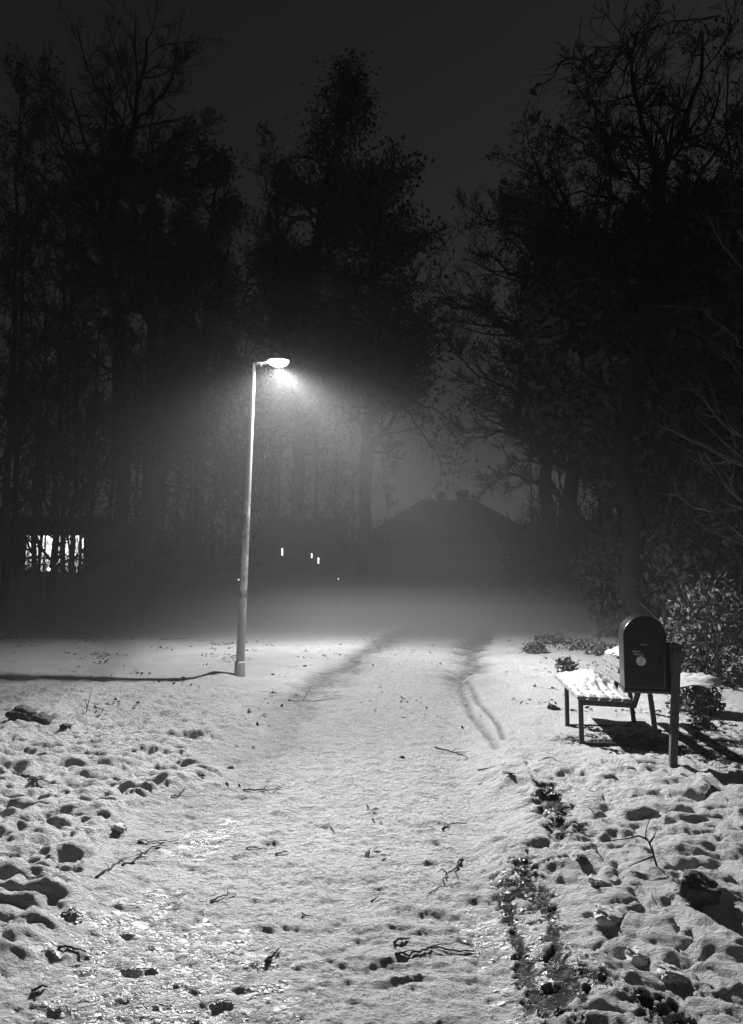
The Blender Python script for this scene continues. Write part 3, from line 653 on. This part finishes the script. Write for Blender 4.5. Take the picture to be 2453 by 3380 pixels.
# ------------------------------------------------------------------ bench
def bench():
    ox, oy = 2.0, 7.2; z0 = gz(ox, oy)-.02; z0 = max(z0, .0)
    t = thing('park_bench', (ox, oy, 0.02), 'low slatted park bench with square steel legs, snow on its seat, right of the path', 'bench', rz=-R(6))
    w = .043
    for yy in (0, .86):
        lx = .02 if yy else 0
        MB().bar((0, yy, -.06), (0, yy, .405), w, w, (1, 0, 0)).build('leg', M['steel'], t)
        MB().bar((.705, yy, -.06), (.645, yy, .50), w, w, (1, 0, 0)).bar((.6452, yy, .498), (.615, yy, .72), w*.9, w*.9, (1, 0, 0)).build('leg', M['steel'], t)
        MB().bar((-w/2, yy, .425), (.50, yy, .405), w, .048).build('seat_rail', M['steel'], t)
        MB().bar((.485, yy+.001, .385), (.63, yy+.001, .80), w*.96, .05, (1, 0, 0)).build('back_support', M['steel'], t)
        MB().bar((.02, yy, .035), (.69, yy, .035), .035, .035).build('ground_rail', M['steel'], t)
    for i in range(5):
        x = .005+i*.105; z = .468-(.02*i/4)
        m = MB(); m.bar((x, -.04, z), (x, 1.5, z), .088, .036, (0, 0, 1), .3); m.build('seat_slat', M['wood'], t)
    for k, (x, z) in enumerate(((.522, .575), (.568, .70))):
        m = MB(); m.bar((x-.028, -.03, z), (x-.028, 1.52, z), .085, .034, (-.93, 0, .34), .2); sl = m.build('back_slat', M['wood'], t)
        if k == 0:   # faded strokes of paint on the front of the lower slat
            q = MB()
            for a, b in (((1.16, .02), (1.13, -.02)), ((1.12, .02), (1.08, .015)), ((1.10, -.02), (1.05, -.015)), ((1.04, .02), (1.00, -.01)), ((1.0, .01), (.97, .018))):
                dz = Vector((.34, 0, .93)); f0 = Vector((x-.028, 0, z))+Vector((-.93, 0, .34))*.0185
                q.bar(f0+Vector((0, a[0], 0))+dz*a[1], f0+Vector((0, b[0], 0))+dz*b[1], .004, .012, (-.93, 0, .34))
            q.build('paint_mark', M['woodmark'], sl)
    # lumpy snow lying on the slats
    nx, ny = 34, 90; vs = []; top = np.zeros((ny, nx))
    X = np.linspace(-.03, .47, nx); Yv = np.linspace(.0, 1.5, ny); XX, YY = np.meshgrid(X, Yv)
    prof = .055*np.clip(np.sin((XX+.05)/.55*np.pi), 0, 1)**.5*(.35+.65*sst(.25, .8, YY)) + .085*np.exp(-((XX-.27)/.15)**2-((YY-.95)/.42)**2)
    hgt = prof + .035*fbm(XX*14, YY*9, 4, 500)
    gap = np.abs(((XX-.005+.0525) % .105)-.0)-.0
    g2 = np.minimum((XX-.005+.0525) % .105, .105-(XX-.005+.0525) % .105)
    hgt -= (1-sst(.0, .022, g2))*.05*(1-sst(.25, .7, YY))
    hgt = hgt*sst(-.03, .0, XX)*(1-sst(.44, .47, XX))*sst(0, .05, YY)*(1-sst(1.42, 1.5, YY)) - .012
    Z = .492-XX*.04+hgt
    V = np.stack([XX.ravel(), YY.ravel(), Z.ravel()], 1); Vb = V.copy(); Vb[:, 2] = .470-V[:, 0]*.04
    n = nx*ny; i = np.arange(ny-1)[:, None]*nx; j = np.arange(nx-1)[None]
    F = np.stack([i+j, i+j+1, i+nx+j+1, i+nx+j], -1).reshape(-1, 4)
    o = mesh_np('snow_layer', np.vstack([V, Vb]), [F, F[:, ::-1]+n], M['snow'], None, True)
    o.location = t.location; o.rotation_euler = t.rotation_euler
    tag(o, 'lumpy snow lying over the slats of the bench seat', 'snow', kind='stuff')
bench()

# ------------------------------------------------------------------ litter bin on its post
def litter_bin():
    bx, by = gd(1472, 1705); bz = gz(bx, by)
    t = thing('litter_bin', (bx, by, bz-.02), 'black round-topped litter bin hung on a leaning wooden post beside the bench', 'litter bin')
    o = Vector((bx, by, bz-.02))
    top = at(1492, 1424, 6.36)-o
    m = MB(); m.bar((0, 0, -.08), top*.93, .06, .06, (1, 0, 0), .15); m.build('post', M['post'], t)
    m = MB(); m.bar(top*.925, top, .070, .070, (1, 0, 0), .15); m.build('post_cap', M['binsteel'], t)
    a = R(12); u = Vector((math.cos(a), -math.sin(a), 0)); w = Vector((math.sin(a), math.cos(a), 0)); zc = Vector((0, 0, 1))
    c = Vector((ax(1422, 6.42), 6.42, 0))-Vector((o.x, o.y, 0)); zb, zt, hw, dep = .675-o.z, 1.305-o.z, .178, .36
    def prof(hw_, zb_, zt_, n=18):
        r = hw_; p = [(-hw_*.99, zb_), (-hw_, zb_+.15)]
        for i in range(n+1):
            th = math.pi*(1-i/n); p.append((r*math.cos(th), zt_-r+r*math.sin(th)))
        p += [(hw_, zb_+.15), (hw_*.99, zb_)]; return p
    def prism(pf, w0, w1, inset=.012):
        vs, fs = [], []; k = len(pf); zm = sum(q[1] for q in pf)/k
        rows = [(w0, inset), (w0+inset*.35, inset*.3), (w0+inset, 0), (w1-inset, 0), (w1-inset*.35, inset*.3), (w1, inset)]
        for ww, ins in rows:
            for q in pf:
                f = 1-ins/hw; vs.append(c+u*q[0]*f+zc*(zm+(q[1]-zm)*f)+w*ww)
        for i in range(len(rows)-1):
            for j in range(k): fs.append((i*k+j, i*k+(j+1) % k, (i+1)*k+(j+1) % k, (i+1)*k+j))
        fs.append(tuple(range(k-1, -1, -1))); fs.append(tuple((len(rows)-1)*k+j for j in range(k)))
        return vs, fs
    vs, fs = prism(prof(hw, zb, zt), 0, dep); body = MB().add(vs, fs).build('body', M['binpaint'], t, False, 0)
    # bottom rim
    m = MB(); m.bar(c-u*(hw+.006)+w*dep/2+zc*(zb-.012), c+u*(hw+.006)+w*dep/2+zc*(zb-.012), dep+.014, .03, (0, 0, 1), .25); m.build('bottom_rim', M['binsteel'], t)
    # rear mounting plate with rolled flange, along the post side
    m = MB(); m.bar(c+u*(hw+.020)+w*.06+zc*(zb-.035), c+u*(hw+.020)+w*.06+zc*(zb+.40), .15, .028, (1, 0, 0), .2); m.build('back_plate', M['binsteel'], t)
    m = MB(); m.tube([c+u*(hw-.035)-w*.012+zc*(zb+.03), c+u*(hw-.03)-w*.014+zc*(zb+.15), c+u*(hw-.028)-w*.014+zc*(zb+.30), c+u*(hw-.03)-w*.012+zc*(zb+.38)], [.007, .008, .008, .006], 8); m.build('hinge_rod', M['binsteel'], t, True)
    for zz in (zb+.02, zb+.33):
        q = top*(zz/top.z)
        m = MB(); m.bar(c+u*(hw+.01)+w*.05+zc*zz, q+Vector((.035, 0, 0)), .03, .028, (0, 0, 1)); m.build('bracket', M['binsteel'], t)
    # handle slot lip, latch and stickers on the near face
    def disc(cu, cz, r, mat, name, asp=1.):
        n = 26; v = [c+u*(cu+r*math.cos(2*math.pi*i/n)*asp)+zc*(cz+r*math.sin(2*math.pi*i/n))-w*.003 for i in range(n)]; v2 = [p-w*.0015+w*.0 for p in v]; v3 = [p+w*.004 for p in v]
        fs = [tuple(range(n))] + [(i, (i+1) % n, n+(i+1) % n, n+i)[::-1] for i in range(n)]
        MB().add(v+v3, fs).build(name, mat, body)
    disc(-.038, zb+.245, .040, M['sticker'], 'round_sticker')
    def patch(cu, cz, ww, hh, mat, name, rot=0.):
        ca, sa = math.cos(rot), math.sin(rot); rnd = random.Random(int(cu*1e4)); k = 14; v = []
        for i in range(k):
            th = 2*math.pi*i/k; q = (abs(math.cos(th))**.3*math.copysign(1, math.cos(th))*ww/2*(1-.2*rnd.random()), abs(math.sin(th))**.3*math.copysign(1, math.sin(th))*hh/2*(1-.3*rnd.random()))
            v.append(c+u*(cu+q[0]*ca-q[1]*sa)+zc*(cz+q[0]*sa+q[1]*ca)-w*.0025)
        v3 = [p+w*.004 for p in v]
        MB().add(v+v3, [tuple(range(k))]+[(i, (i+1) % k, k+(i+1) % k, k+i)[::-1] for i in range(k)]).build(name, mat, body)
    patch(-.075, zb+.325, .075, .016, M['torn'], 'torn_sticker', -.05); patch(-.055, zb+.300, .09, .014, M['torn'], 'torn_sticker', -.08)
    patch(-.015, zb+.385, .07, .012, M['torn'], 'scratch', -.05)
    # curled snow on the upper bracket
    q = c+u*(hw+.03)+w*.05+zc*(zb+.36)
    m = MB(); m.tube([q-u*.02, q+u*.015+zc*.012, q+u*.045+zc*.03, q+u*.06+zc*.028], [.012, .022, .02, .008], 10); s = m.build('snow_cap', M['snow'], t, True)
litter_bin()

# ------------------------------------------------------------------ houses and far lights
def box(m, x0, x1, y0, y1, z0, z1):
    v = [(x, y, z) for z in (z0, z1) for y in (y0, y1) for x in (x0, x1)]
    return m.add(v, [(0, 2, 3, 1), (4, 5, 7, 6), (0, 1, 5, 4), (2, 6, 7, 3), (0, 4, 6, 2), (1, 3, 7, 5)])
def hip_house():
    d = 62; cx = ax(993, d); t = thing('house', (cx, d, 0), 'distant dark house with a hipped roof and two chimneys at the end of the path', 'house')
    k = d/FD; zr = CAMH+(HY-1107)*k; hw = 60*k; ez = 3.4; run = (zr-ez)/(60/90); hx = hw+run; hy = 4.6
    m = MB(); box(m, -hx+.5, hx-.5, -hy+.5, hy-.5, -.2, ez-.02); m.build('wall', M['wall'], t)
    m = MB(); v = [(-hx, -hy, ez), (hx, -hy, ez), (hx, hy, ez), (-hx, hy, ez), (-hw, 0, zr), (hw, 0, zr)]
    n0 = len(v); v += [(a, b, c_-.18) for a, b, c_ in v[:4]]
    m.add(v, [(0, 1, 5, 4), (1, 2, 5), (2, 3, 4, 5), (3, 0, 4), (0, 6, 7, 1), (1, 7, 8, 2), (2, 8, 9, 3), (3, 9, 6, 0), (6, 9, 8, 7)]); rf = m.build('roof', M['roof'], t)
    for px, w_, h_ in ((977, .25, .50), (1027, .45, .62)):
        x = ax(px, d)-cx
        m = MB(); box(m, x-w_, x+w_, -.5, .5, zr-.6, zr+h_); box(m, x-w_-.06, x+w_+.06, -.56, .56, zr+h_, zr+h_+.08)
        for q in (-.5, .5): m.tube([(x+q*w_*.8, 0, zr+h_+.08), (x+q*w_*.8, 0, zr+h_+.24)], [.09, .07], 8)
        m.build('chimney', M['wall'], rf)
    for x in (-6, -2.6, 1.2, 4.8):
        m = MB(); 
        for a, b, c_, d_ in ((-.6, .6, 1.05, 1.12), (-.6, .6, 2.25, 2.32), (-.6, -.53, 1.12, 2.25), (.53, .6, 1.12, 2.25), (-.03, .03, 1.12, 2.25)): box(m, x+a, x+b, -hy+.42, -hy+.52, c_, d_)
        w = m.build('window', M['frame'], t)
        m = MB(); box(m, x-.53, x+.53, -hy+.47, -hy+.505, 1.12, 2.25); m.build('pane', M['binpaint'], w)
hip_house()
def flat_house():
    d = 42; x0, x1 = ax(-10, d), ax(215, d); t = thing('house', ((x0+x1)/2, d+4, 0), 'low building with one large brightly lit window seen through the left wood', 'house'); ox = (x0+x1)/2
    k = d/FD; m = MB(); box(m, x0-ox, x1-ox, -4, 4, -.2, 4.7); m.build('wall', M['wall'], t)
    m = MB(); box(m, x0-ox-.4, x1-ox+.4, -4.4, 4.4, 4.7, 4.95); m.build('roof', M['roof'], t)
    wx0, wx1, wz0, wz1 = ax(58, d)-ox, ax(188, d)-ox, CAMH+(HY-1268)*k, CAMH+(HY-1186)*k
    m = MB(); n = 6
    for i in range(n+1):
        x = wx0+(wx1-wx0)*i/n; box(m, x-.035, x+.035, -4.09, -4.0, wz0, wz1)
    box(m, wx0, wx1, -4.085, -4.0, wz0-.06, wz0+.02); box(m, wx0, wx1, -4.085, -4.0, wz1-.02, wz1+.06); box(m, wx0, wx1, -4.08, -4.0, wz0+.75, wz0+.80)
    w = m.build('window', M['frame'], t)
    m = MB(); box(m, wx0, wx1, -4.04, -4.005, wz0, wz1); m.build('pane', M['window'], w)
flat_house()
def slit_house():
    d = 27.5; x0, x1 = ax(585, d), ax(745, d); ox = (x0+x1)/2
    t = thing('shed', (ox, d+3, 0), 'dark shed behind the lamp with narrow lit slit windows', 'shed'); k = d/FD
    m = MB(); box(m, x0-ox, x1-ox, -3, 3, -.2, 2.9); m.build('wall', M['wall'], t)
    m = MB(); v = [(x0-ox-.3, -3.4, 2.88), (x1-ox+.3, -3.4, 2.88), (x1-ox+.3, 3.4, 2.88), (x0-ox-.3, 3.4, 2.88), (x0-ox-.3, 0, 4.0), (x1-ox+.3, 0, 4.0)]
    m.add(v, [(0, 1, 5, 4), (2, 3, 4, 5), (0, 4, 3), (1, 2, 5), (0, 3, 2, 1)]); m.build('roof', M['roof'], t)
    for px, py, w_, h_ in ((626, 1223, 4, 17), (691, 1231, 2.5, 10), (706, 1242, 4, 13)):
        x = ax(px, d)-ox; z = CAMH+(HY-py)*k; a = w_*k/2; b = h_*k/2
        m = MB(); box(m, x-a-.04, x-a, -3.07, -3, z-b, z+b); box(m, x+a, x+a+.04, -3.07, -3, z-b, z+b); box(m, x-a-.04, x+a+.04, -3.075, -3, z+b, z+b+.04); box(m, x-a-.04, x+a+.04, -3.075, -3, z-b-.04, z-b)
        w = m.build('window', M['frame'], t); m = MB(); box(m, x-a, x+a, -3.04, -3.003, z-b, z+b); m.build('pane', M['window_dim'], w)
slit_house()
def garden_lamp(px, py, d, r, label):
    p = at(px, py, d); z = gz(p.x, p.y); t = thing('garden_lamp', (p.x, p.y, z), label, 'lamp', 'small far lamps'); h = max(p.z-z, .12)
    MB().tube([(0, 0, -.05), (0, 0, h-r)], [.03, .025], 8).build('stem', M['steel'], t)
    n = 8; MB().tube([(0, 0, h-r), (0, 0, h-r*.7), (0, 0, h), (0, 0, h+r*.7), (0, 0, h+r)], [r*.3, r*.75, r, r*.75, r*.2], 10).build('globe', M['glow'], t, True)
garden_lamp(110, 1261, 21, .042, 'small bright lamp low in front of the lit window')
garden_lamp(530, 1284, 29, .028, 'tiny lamp glimmering just left of the street lamp pole')
garden_lamp(750, 1282, 29, .026, 'tiny lamp glimmering left of where the path fades')
garden_lamp(430, 1282, 29, .02, 'tiny faint lamp far left of the street lamp pole')

# ------------------------------------------------------------------ twigs, stones, litter
def twig(pts, r, label, upright=False, side=None):
    P = [gp(px, py) for px, py in pts]
    if upright:
        y = P[0].y; P = [P[0]]+[Vector(at(px, py, y)) for px, py in pts[1:]]
    P0 = P[0].copy(); r *= .62; n = max(6, len(P)*5); q, _, L_ = resamp([np.array(p) for p in P], [r, r*.5], n)
    rr = np.random.default_rng(int(pts[0][0]*7+pts[0][1]))
    for i in range(1, n):
        q[i] += rr.normal(0, L_*.007, 3)
        if not upright: q[i, 2] = gz(q[i, 0], q[i, 1])+r*.9+.002*math.sin(i/n*math.pi)+abs(rr.normal(0, .003))
    q[0, 2] = P0.z+ (0 if upright else r)
    m = MB(); m.tube([Vector(v)-P0 for v in q], list(np.linspace(r, r*.45, n)*(1+.25*rr.random(n))), 7)
    for k in range(side or 0):
        i = 2+int(rr.random()*(n-4)); d = Vector(q[i]-q[i-1]).normalized(); e = Vector((rr.normal(), rr.normal(), .35*abs(rr.normal()))).normalized(); b = (d+e*.9).normalized()*L_*(.15+.15*rr.random())
        s = Vector(q[i])-P0; m.tube([s, s+b*.5+Vector((0, 0, .004)), s+b-Vector((0, 0, b.z*.6))], [r*.6, r*.45, r*.25], 5)
    o = m.build('twig', M['twig'], None, True); o.location = P0
    return tag(o, label, 'twig', 'twigs lying on the snow')
TW = [
 ([(960, 1646), (985, 1652), (1005, 1660), (1030, 1667)], .010, 'dark twig on the path left of the bench', 2),
 ([(1052, 1694), (1090, 1699)], .008, 'short twig on the path below the bench twig', 0),
 ([(975, 1818), (990, 1810), (1028, 1807)], .011, 'forked stubby twig mid-path', 2),
 ([(1018, 1881), (1003, 1900), (985, 1910), (975, 1928)], .011, 'crooked slanting twig on the right half of the path', 2),
 ([(945, 1950), (970, 1938), (1005, 1928)], .006, 'thin curved twig just below the crooked slanting one', 0),
 ([(870, 2052), (885, 2046), (905, 2043)], .010, 'short dark twig above the long foreground one', 1),
 ([(873, 2074), (930, 2070), (955, 2064), (1000, 2067), (1043, 2069)], .009, 'long straight dark twig lying across the foreground path', 2),
 ([(1193, 1671), (1215, 1668), (1238, 1679)], .006, 'bent pale twig in front of the bench', 1),
 ([(1300, 1856), (1308, 1870), (1315, 1882)], .008, 'tiny twig poking out left of the forked sprig', 0),
 ([(650, 1546), (700, 1547), (760, 1540)], .007, 'long thin twig on the left edge of the path near the lamp', 1),
 ([(390, 1757), (405, 1750), (422, 1745)], .009, 'small twig on the left edge of the path', 1),
 ([(50, 1700), (70, 1706), (90, 1712), (103, 1730), (114, 1745)], .018, 'thick dark branch half sunk at the left edge', 3),
 ([(290, 1893), (320, 1880), (350, 1858), (378, 1850)], .009, 'tangled twig on the left verge', 4),
 ([(318, 1846), (370, 1843), (410, 1841)], .006, 'long thin twig above the tangled one', 1),
 ([(235, 1918), (265, 1900), (295, 1880)], .009, 'twig running down the left edge of the path', 4),
 ([(555, 1858), (600, 1860)], .007, 'straight short twig in the middle of the path', 0),
 ([(617, 1871), (645, 1866)], .008, 'short twig just right of the straight one', 0),
 ([(600, 2091), (612, 2082), (627, 2066)], .014, 'thick bark stick in the centre foreground', 1),
 ([(160, 2060), (190, 2063), (220, 2072)], .009, 'dark twig in the lower left snow', 0),
 ([(107, 2149), (140, 2141)], .011, 'short fat twig in the lower left corner', 1),
 ([(165, 1992), (190, 1997), (212, 2003)], .007, 'thin twig above the lower left one', 0),
 ([(547, 1736), (590, 1738), (632, 1731)], .010, 'tangle of twigs on the centre of the path', 5),
 ([(480, 1965), (505, 1957), (535, 1951)], .007, 'slanting thin twig left of the centre', 1),
 ([(735, 1812), (743, 1824)], .009, 'tiny upright chip on the path centre', 0),
 ([(822, 1968), (838, 1958)], .009, 'tiny dark twig above the long foreground twigs', 0),
 ([(675, 1990), (700, 1998)], .006, 'faint twig on the centre of the foreground path', 0),
 ([(1290, 1775), (1310, 1790), (1330, 1800)], .005, 'thin twig in the footprints below the bin', 2),
 ([(1180, 1960), (1190, 1975)], .007, 'chip lying at the muddy patch edge', 0)]
for pts, r, lab, sd in TW: twig(pts, r*.9, lab, False, sd)
def sprig(name, label, base, lines, r):
    b = gp(*base); t = None; m = MB()
    for l in lines:
        P = [Vector(at(px, py, b.y+dy))-b for px, py, dy in l]; m.tube(P, list(np.linspace(r, r*.4, len(P))), 6)
    o = m.build(name, M['twig'], None, True); o.location = b; return tag(o, label, 'sprig', 'sprigs standing in the snow')
sprig('sprig', 'forked bare sprig standing in the footprints below the bin', (1433, 1894),
      [[(1433, 1896, 0), (1426, 1870, .02), (1418, 1845, .03), (1410, 1832, .05), (1412, 1815, .08), (1420, 1796, .1)], [(1414, 1838, .04), (1395, 1830, -.02), (1370, 1836, -.05), (1335, 1840, -.08)],
       [(1426, 1872, .02), (1405, 1880, -.03), (1370, 1894, -.06)], [(1418, 1845, .03), (1428, 1832, .08), (1432, 1822, .12)], [(1426, 1872, .02), (1424, 1850, .06)]], .006)
sprig('sprig', 'thin grass stem left of the street lamp', (203, 1571), [[(203, 1573, 0), (207, 1550, 0), (215, 1518, .05)], [(205, 1560, 0), (200, 1540, -.05)]], .005)
sprig('sprig', 'thin stem leaning right at the left edge of the path near the lamp', (672, 1546), [[(672, 1548, 0), (680, 1535, 0), (692, 1518, .05)]], .005)
sprig('sprig', 'dry seedling with a curled head standing right of the bin post', (1527, 1620), [[(1527, 1622, 0), (1530, 1600, 0), (1528, 1585, 0), (1536, 1578, .03)], [(1528, 1588, 0), (1520, 1584, .02)], [(1530, 1595, 0), (1545, 1583, 0)]], .006)
sprig('sprig', 'thin stem left of the top of the bin', (1377, 1425), [[(1377, 1430, 0), (1376, 1408, 0), (1378, 1385, .05)], [(1376, 1415, 0), (1368, 1408, 0)]], .006)
def rock(base, size, label, cat='stone', name='rock', seed=1, mat='rock', rz=0.):
    b = gp(*base); me = bpy.data.meshes.new(name)
    import bmesh
    bm = bmesh.new(); bmesh.ops.create_icosphere(bm, subdivisions=4, radius=1)
    for v in bm.verts:
        p = v.co.copy(); f = 1+.45*mnoise.noise(p*1.4+Vector((seed*3.1, 0, 0)))+.28*mnoise.noise(p*3.5+Vector((seed, 1, 0)))+.12*mnoise.noise(p*9+Vector((seed, 1, 0)))
        q = Vector((abs(p.x)**.6*math.copysign(1, p.x), abs(p.y)**.6*math.copysign(1, p.y), abs(p.z)**.7*math.copysign(1, p.z)))*f
        v.co = Vector((q.x*size[0], q.y*size[1], q.z*size[2]))
    bm.to_mesh(me); bm.free(); me.materials.append(M[mat]); me.polygons.foreach_set('use_smooth', [True]*len(me.polygons))
    o = bpy.data.objects.new(name, me); col.objects.link(o); o.location = b+Vector((0, 0, size[2]*.3)); o.rotation_euler = (.1, .35, rz)
    return tag(o, label, cat)
rock((1525, 1950), (.085, .07, .055), 'dark block of broken stone in the lower right snow', seed=2, rz=-.6)
rock((1553, 1744), (.055, .06, .045), 'small dark stone at the right edge below the bin post', seed=5)
rock((1218, 1564), (.06, .05, .04), 'dark clod of earth in the snow left of the bench', 'clod', 'clod', seed=9)
rock((66, 1586), (.13, .10, .08), 'largest dark clod at the left edge', 'clod', 'clod', seed=12)
rock((108, 1588), (.09, .07, .045), 'flatter dark clod just right of the largest one', 'clod', 'clod', seed=14)
rock((160, 1607), (.045, .04, .04), 'small clod furthest right of the left edge clods', 'clod', 'clod', seed=15)
rock((520, 1690), (.025, .02, .015), 'pebble sized clod on the left edge of the path', 'clod', 'clod', seed=16)
rock((1272, 1884-2), (.028, .022, .02), 'small leaf clod left of the dark stone block', 'clod', 'clod', seed=18)
# snow lumps thrown up on the surface
for i, (px, py, s_) in enumerate([(1383, 1694, .05), (1330, 2005, .06), (1310, 1932, .05), (1392, 2085, .05), (284, 1815, .035), (1460, 2120, .05)]):
    rock((px, py), (s_*1.1, s_*.8, s_*.5), ['rounded lump of snow before the bin', 'big snow lump beside the muddy rut', 'snow lump above the big one beside the rut', 'snow lump in the lower right trampled snow', 'snow lump on the left verge', 'snow lump nearest the lower right corner'][i], 'snow lump', 'snow_lump', seed=20+i, mat='snow')
def litter():
    K = 4200; xs = []; ys = []
    def reg(n, x0, x1, y0, y1, dens):
        nonlocal xs, ys
        a = x0+(x1-x0)*RNG.random(n*4); b = y0+(y1-y0)*RNG.random(n*4); q = fbm(a/.6, b/.6, 3, 400) > dens
        xs += list(a[q][:n]); ys += list(b[q][:n])
    reg(900, -9, -2.2, 12.5, 19, .22); reg(260, -6, -1.3, 8.5, 12.5, .3); reg(700, 3, 8.5, 12.5, 20, .12); reg(160, 1.8, 4.5, 8, 12, .25); reg(300, 2.1, 4.2, 6.6, 8.2, .05)
    reg(90, -1.6, 1.4, 3, 11, .3); reg(90, -4, -1.8, 3, 9, .35); reg(220, -1.5, 3, 12.5, 24, .2)
    xs = np.array(xs); ys = np.array(ys); z = ground_all(xs, ys)[0]+.012
    v, f = leafcards(np.stack([xs, ys, z], 1), .032, flat=1)
    o = mesh_np('leaf_litter', v, [f], M['litter']); tag(o, 'fallen leaves scattered over the snow', 'leaves', kind='stuff')
litter()

# ------------------------------------------------------------------ haze
def haze():
    m = bpy.data.materials.new('haze'); m.use_nodes = True; nt = m.node_tree; nt.nodes.clear()
    out = nt.nodes.new('ShaderNodeOutputMaterial'); pv = nt.nodes.new('ShaderNodeVolumePrincipled')
    pv.inputs['Color'].default_value = (.92, .92, .92, 1); pv.inputs['Density'].default_value = HAZE; pv.inputs['Anisotropy'].default_value = .1
    nt.links.new(pv.outputs[0], out.inputs['Volume'])
    mb = MB(); box(mb, -300, 300, -300, 300, -1.6, 32); o = mb.build('haze', m); tag(o, 'thin night mist over the whole snowy park', 'mist', kind='stuff')
HAZE = .0017
haze()

def mist_bank():
    # low bank of ground mist over the far end of the path: flattened closed bodies of even density
    m = bpy.data.materials.new('mist_bank'); m.use_nodes = True; nt = m.node_tree; nt.nodes.clear()
    out = nt.nodes.new('ShaderNodeOutputMaterial'); pv = nt.nodes.new('ShaderNodeVolumePrincipled')
    pv.inputs['Color'].default_value = (.95, .95, .95, 1); pv.inputs['Density'].default_value = MIST; pv.inputs['Anisotropy'].default_value = .1
    nt.links.new(pv.outputs[0], out.inputs['Volume'])
    def vol(name, dens):
        m_ = m.copy(); m_.name = name; m_.node_tree.nodes['Principled Volume'].inputs['Density'].default_value = dens; return m_
    ml = vol('lamp_glow_mist', .0016)  # for the extra mist body added around the lamp to boost its glow
    LAB = ['wide bank of ground mist over the far end of the path', 'thicker ground mist in front of the distant house', 'thin upper layer of the mist bank across the far ground', 'highest swell of ground mist right of the path end', 'thin mist body added around the lit street lamp to strengthen its glow']
    for i, (cx, cy_, cz_, rx, ry, rz_, mt) in enumerate(((-3, 30, 0, 31, 13.5, 1.75, m), (4.5, 31, 0, 17, 13, 2.15, m), (-2, 31, 0, 28, 14.5, 2.35, m), (5.5, 30, 0, 14, 11.5, 3.0, m), (-1.0, 12.2, 2.6, 4.2, 4.6, 3.6, ml))):
        vs, fs = [], []; n1, n2 = 48, 16
        for a in range(n2+1):
            th = math.pi*a/n2
            for k in range(n1):
                u = 2*math.pi*k/n1; q = Vector((math.sin(th)*math.cos(u), math.sin(th)*math.sin(u), math.cos(th)))
                f = 1+.16*mnoise.noise(q*2.3+Vector((i*5, 0, 0))); vs.append((cx+q.x*rx*f, cy_+q.y*ry*f, cz_+q.z*rz_*f))
        for a in range(n2):
            for k in range(n1): fs.append((a*n1+k, (a+1)*n1+k, (a+1)*n1+(k+1) % n1, a*n1+(k+1) % n1))
        mb = MB(); mb.add(vs, fs); o = mb.build('mist' if i > 3 else 'ground_mist', mt, None, True)
        tag(o, LAB[i], 'mist', kind='stuff')
MIST = .06
mist_bank()

# ------------------------------------------------------------------ sky, added fill sun, camera, render
w = bpy.data.worlds.new('World'); sc.world = w; w.use_nodes = True; nt = w.node_tree; bg = nt.nodes['Background']
sky = nt.nodes.new('ShaderNodeTexSky'); sky.sky_type = 'NISHITA'; sky.sun_disc = False; sky.sun_elevation = R(4); sky.sun_rotation = R(50); sky.dust_density = 1.5
bw = nt.nodes.new('ShaderNodeRGBToBW'); nt.links.new(sky.outputs[0], bw.inputs[0]); nt.links.new(bw.outputs[0], bg.inputs['Color']); bg.inputs['Strength'].default_value = .0125
sd = bpy.data.lights.new('sky_fill', 'SUN'); sd.energy = .15; sd.angle = R(120); so = bpy.data.objects.new('sky_fill', sd); col.objects.link(so)  # wide soft sun added as skyglow fill to lift the snow shadows
so.rotation_euler = (0, R(48), R(40))
cd = bpy.data.cameras.new('camera'); cam = bpy.data.objects.new('camera', cd); col.objects.link(cam); sc.camera = cam
cd.sensor_fit = 'VERTICAL'; cd.sensor_height = 36; cd.sensor_width = 36; cd.lens = 1638/2268*36; cd.clip_end = 2000; cd.clip_start = .05
cam.location = (0, 0, CAMH); pitch = math.atan((HY-1134)/1638)
cam.rotation_euler = (math.pi/2+pitch, 0, 0)
sc.view_settings.view_transform = 'Standard'; sc.view_settings.look = 'None'; sc.view_settings.exposure = 0; sc.view_settings.gamma = 1
sc.render.engine = 'CYCLES'; cy = sc.cycles
cy.use_denoising = True
try: cy.denoiser = 'OPENIMAGEDENOISE'
except Exception: pass
cy.max_bounces = 6; cy.diffuse_bounces = 3; cy.glossy_bounces = 2; cy.volume_bounces = 0; cy.sample_clamp_indirect = 2; cy.sample_clamp_direct = 12; cy.caustics_reflective = False; cy.caustics_refractive = False
cy.use_light_tree = True
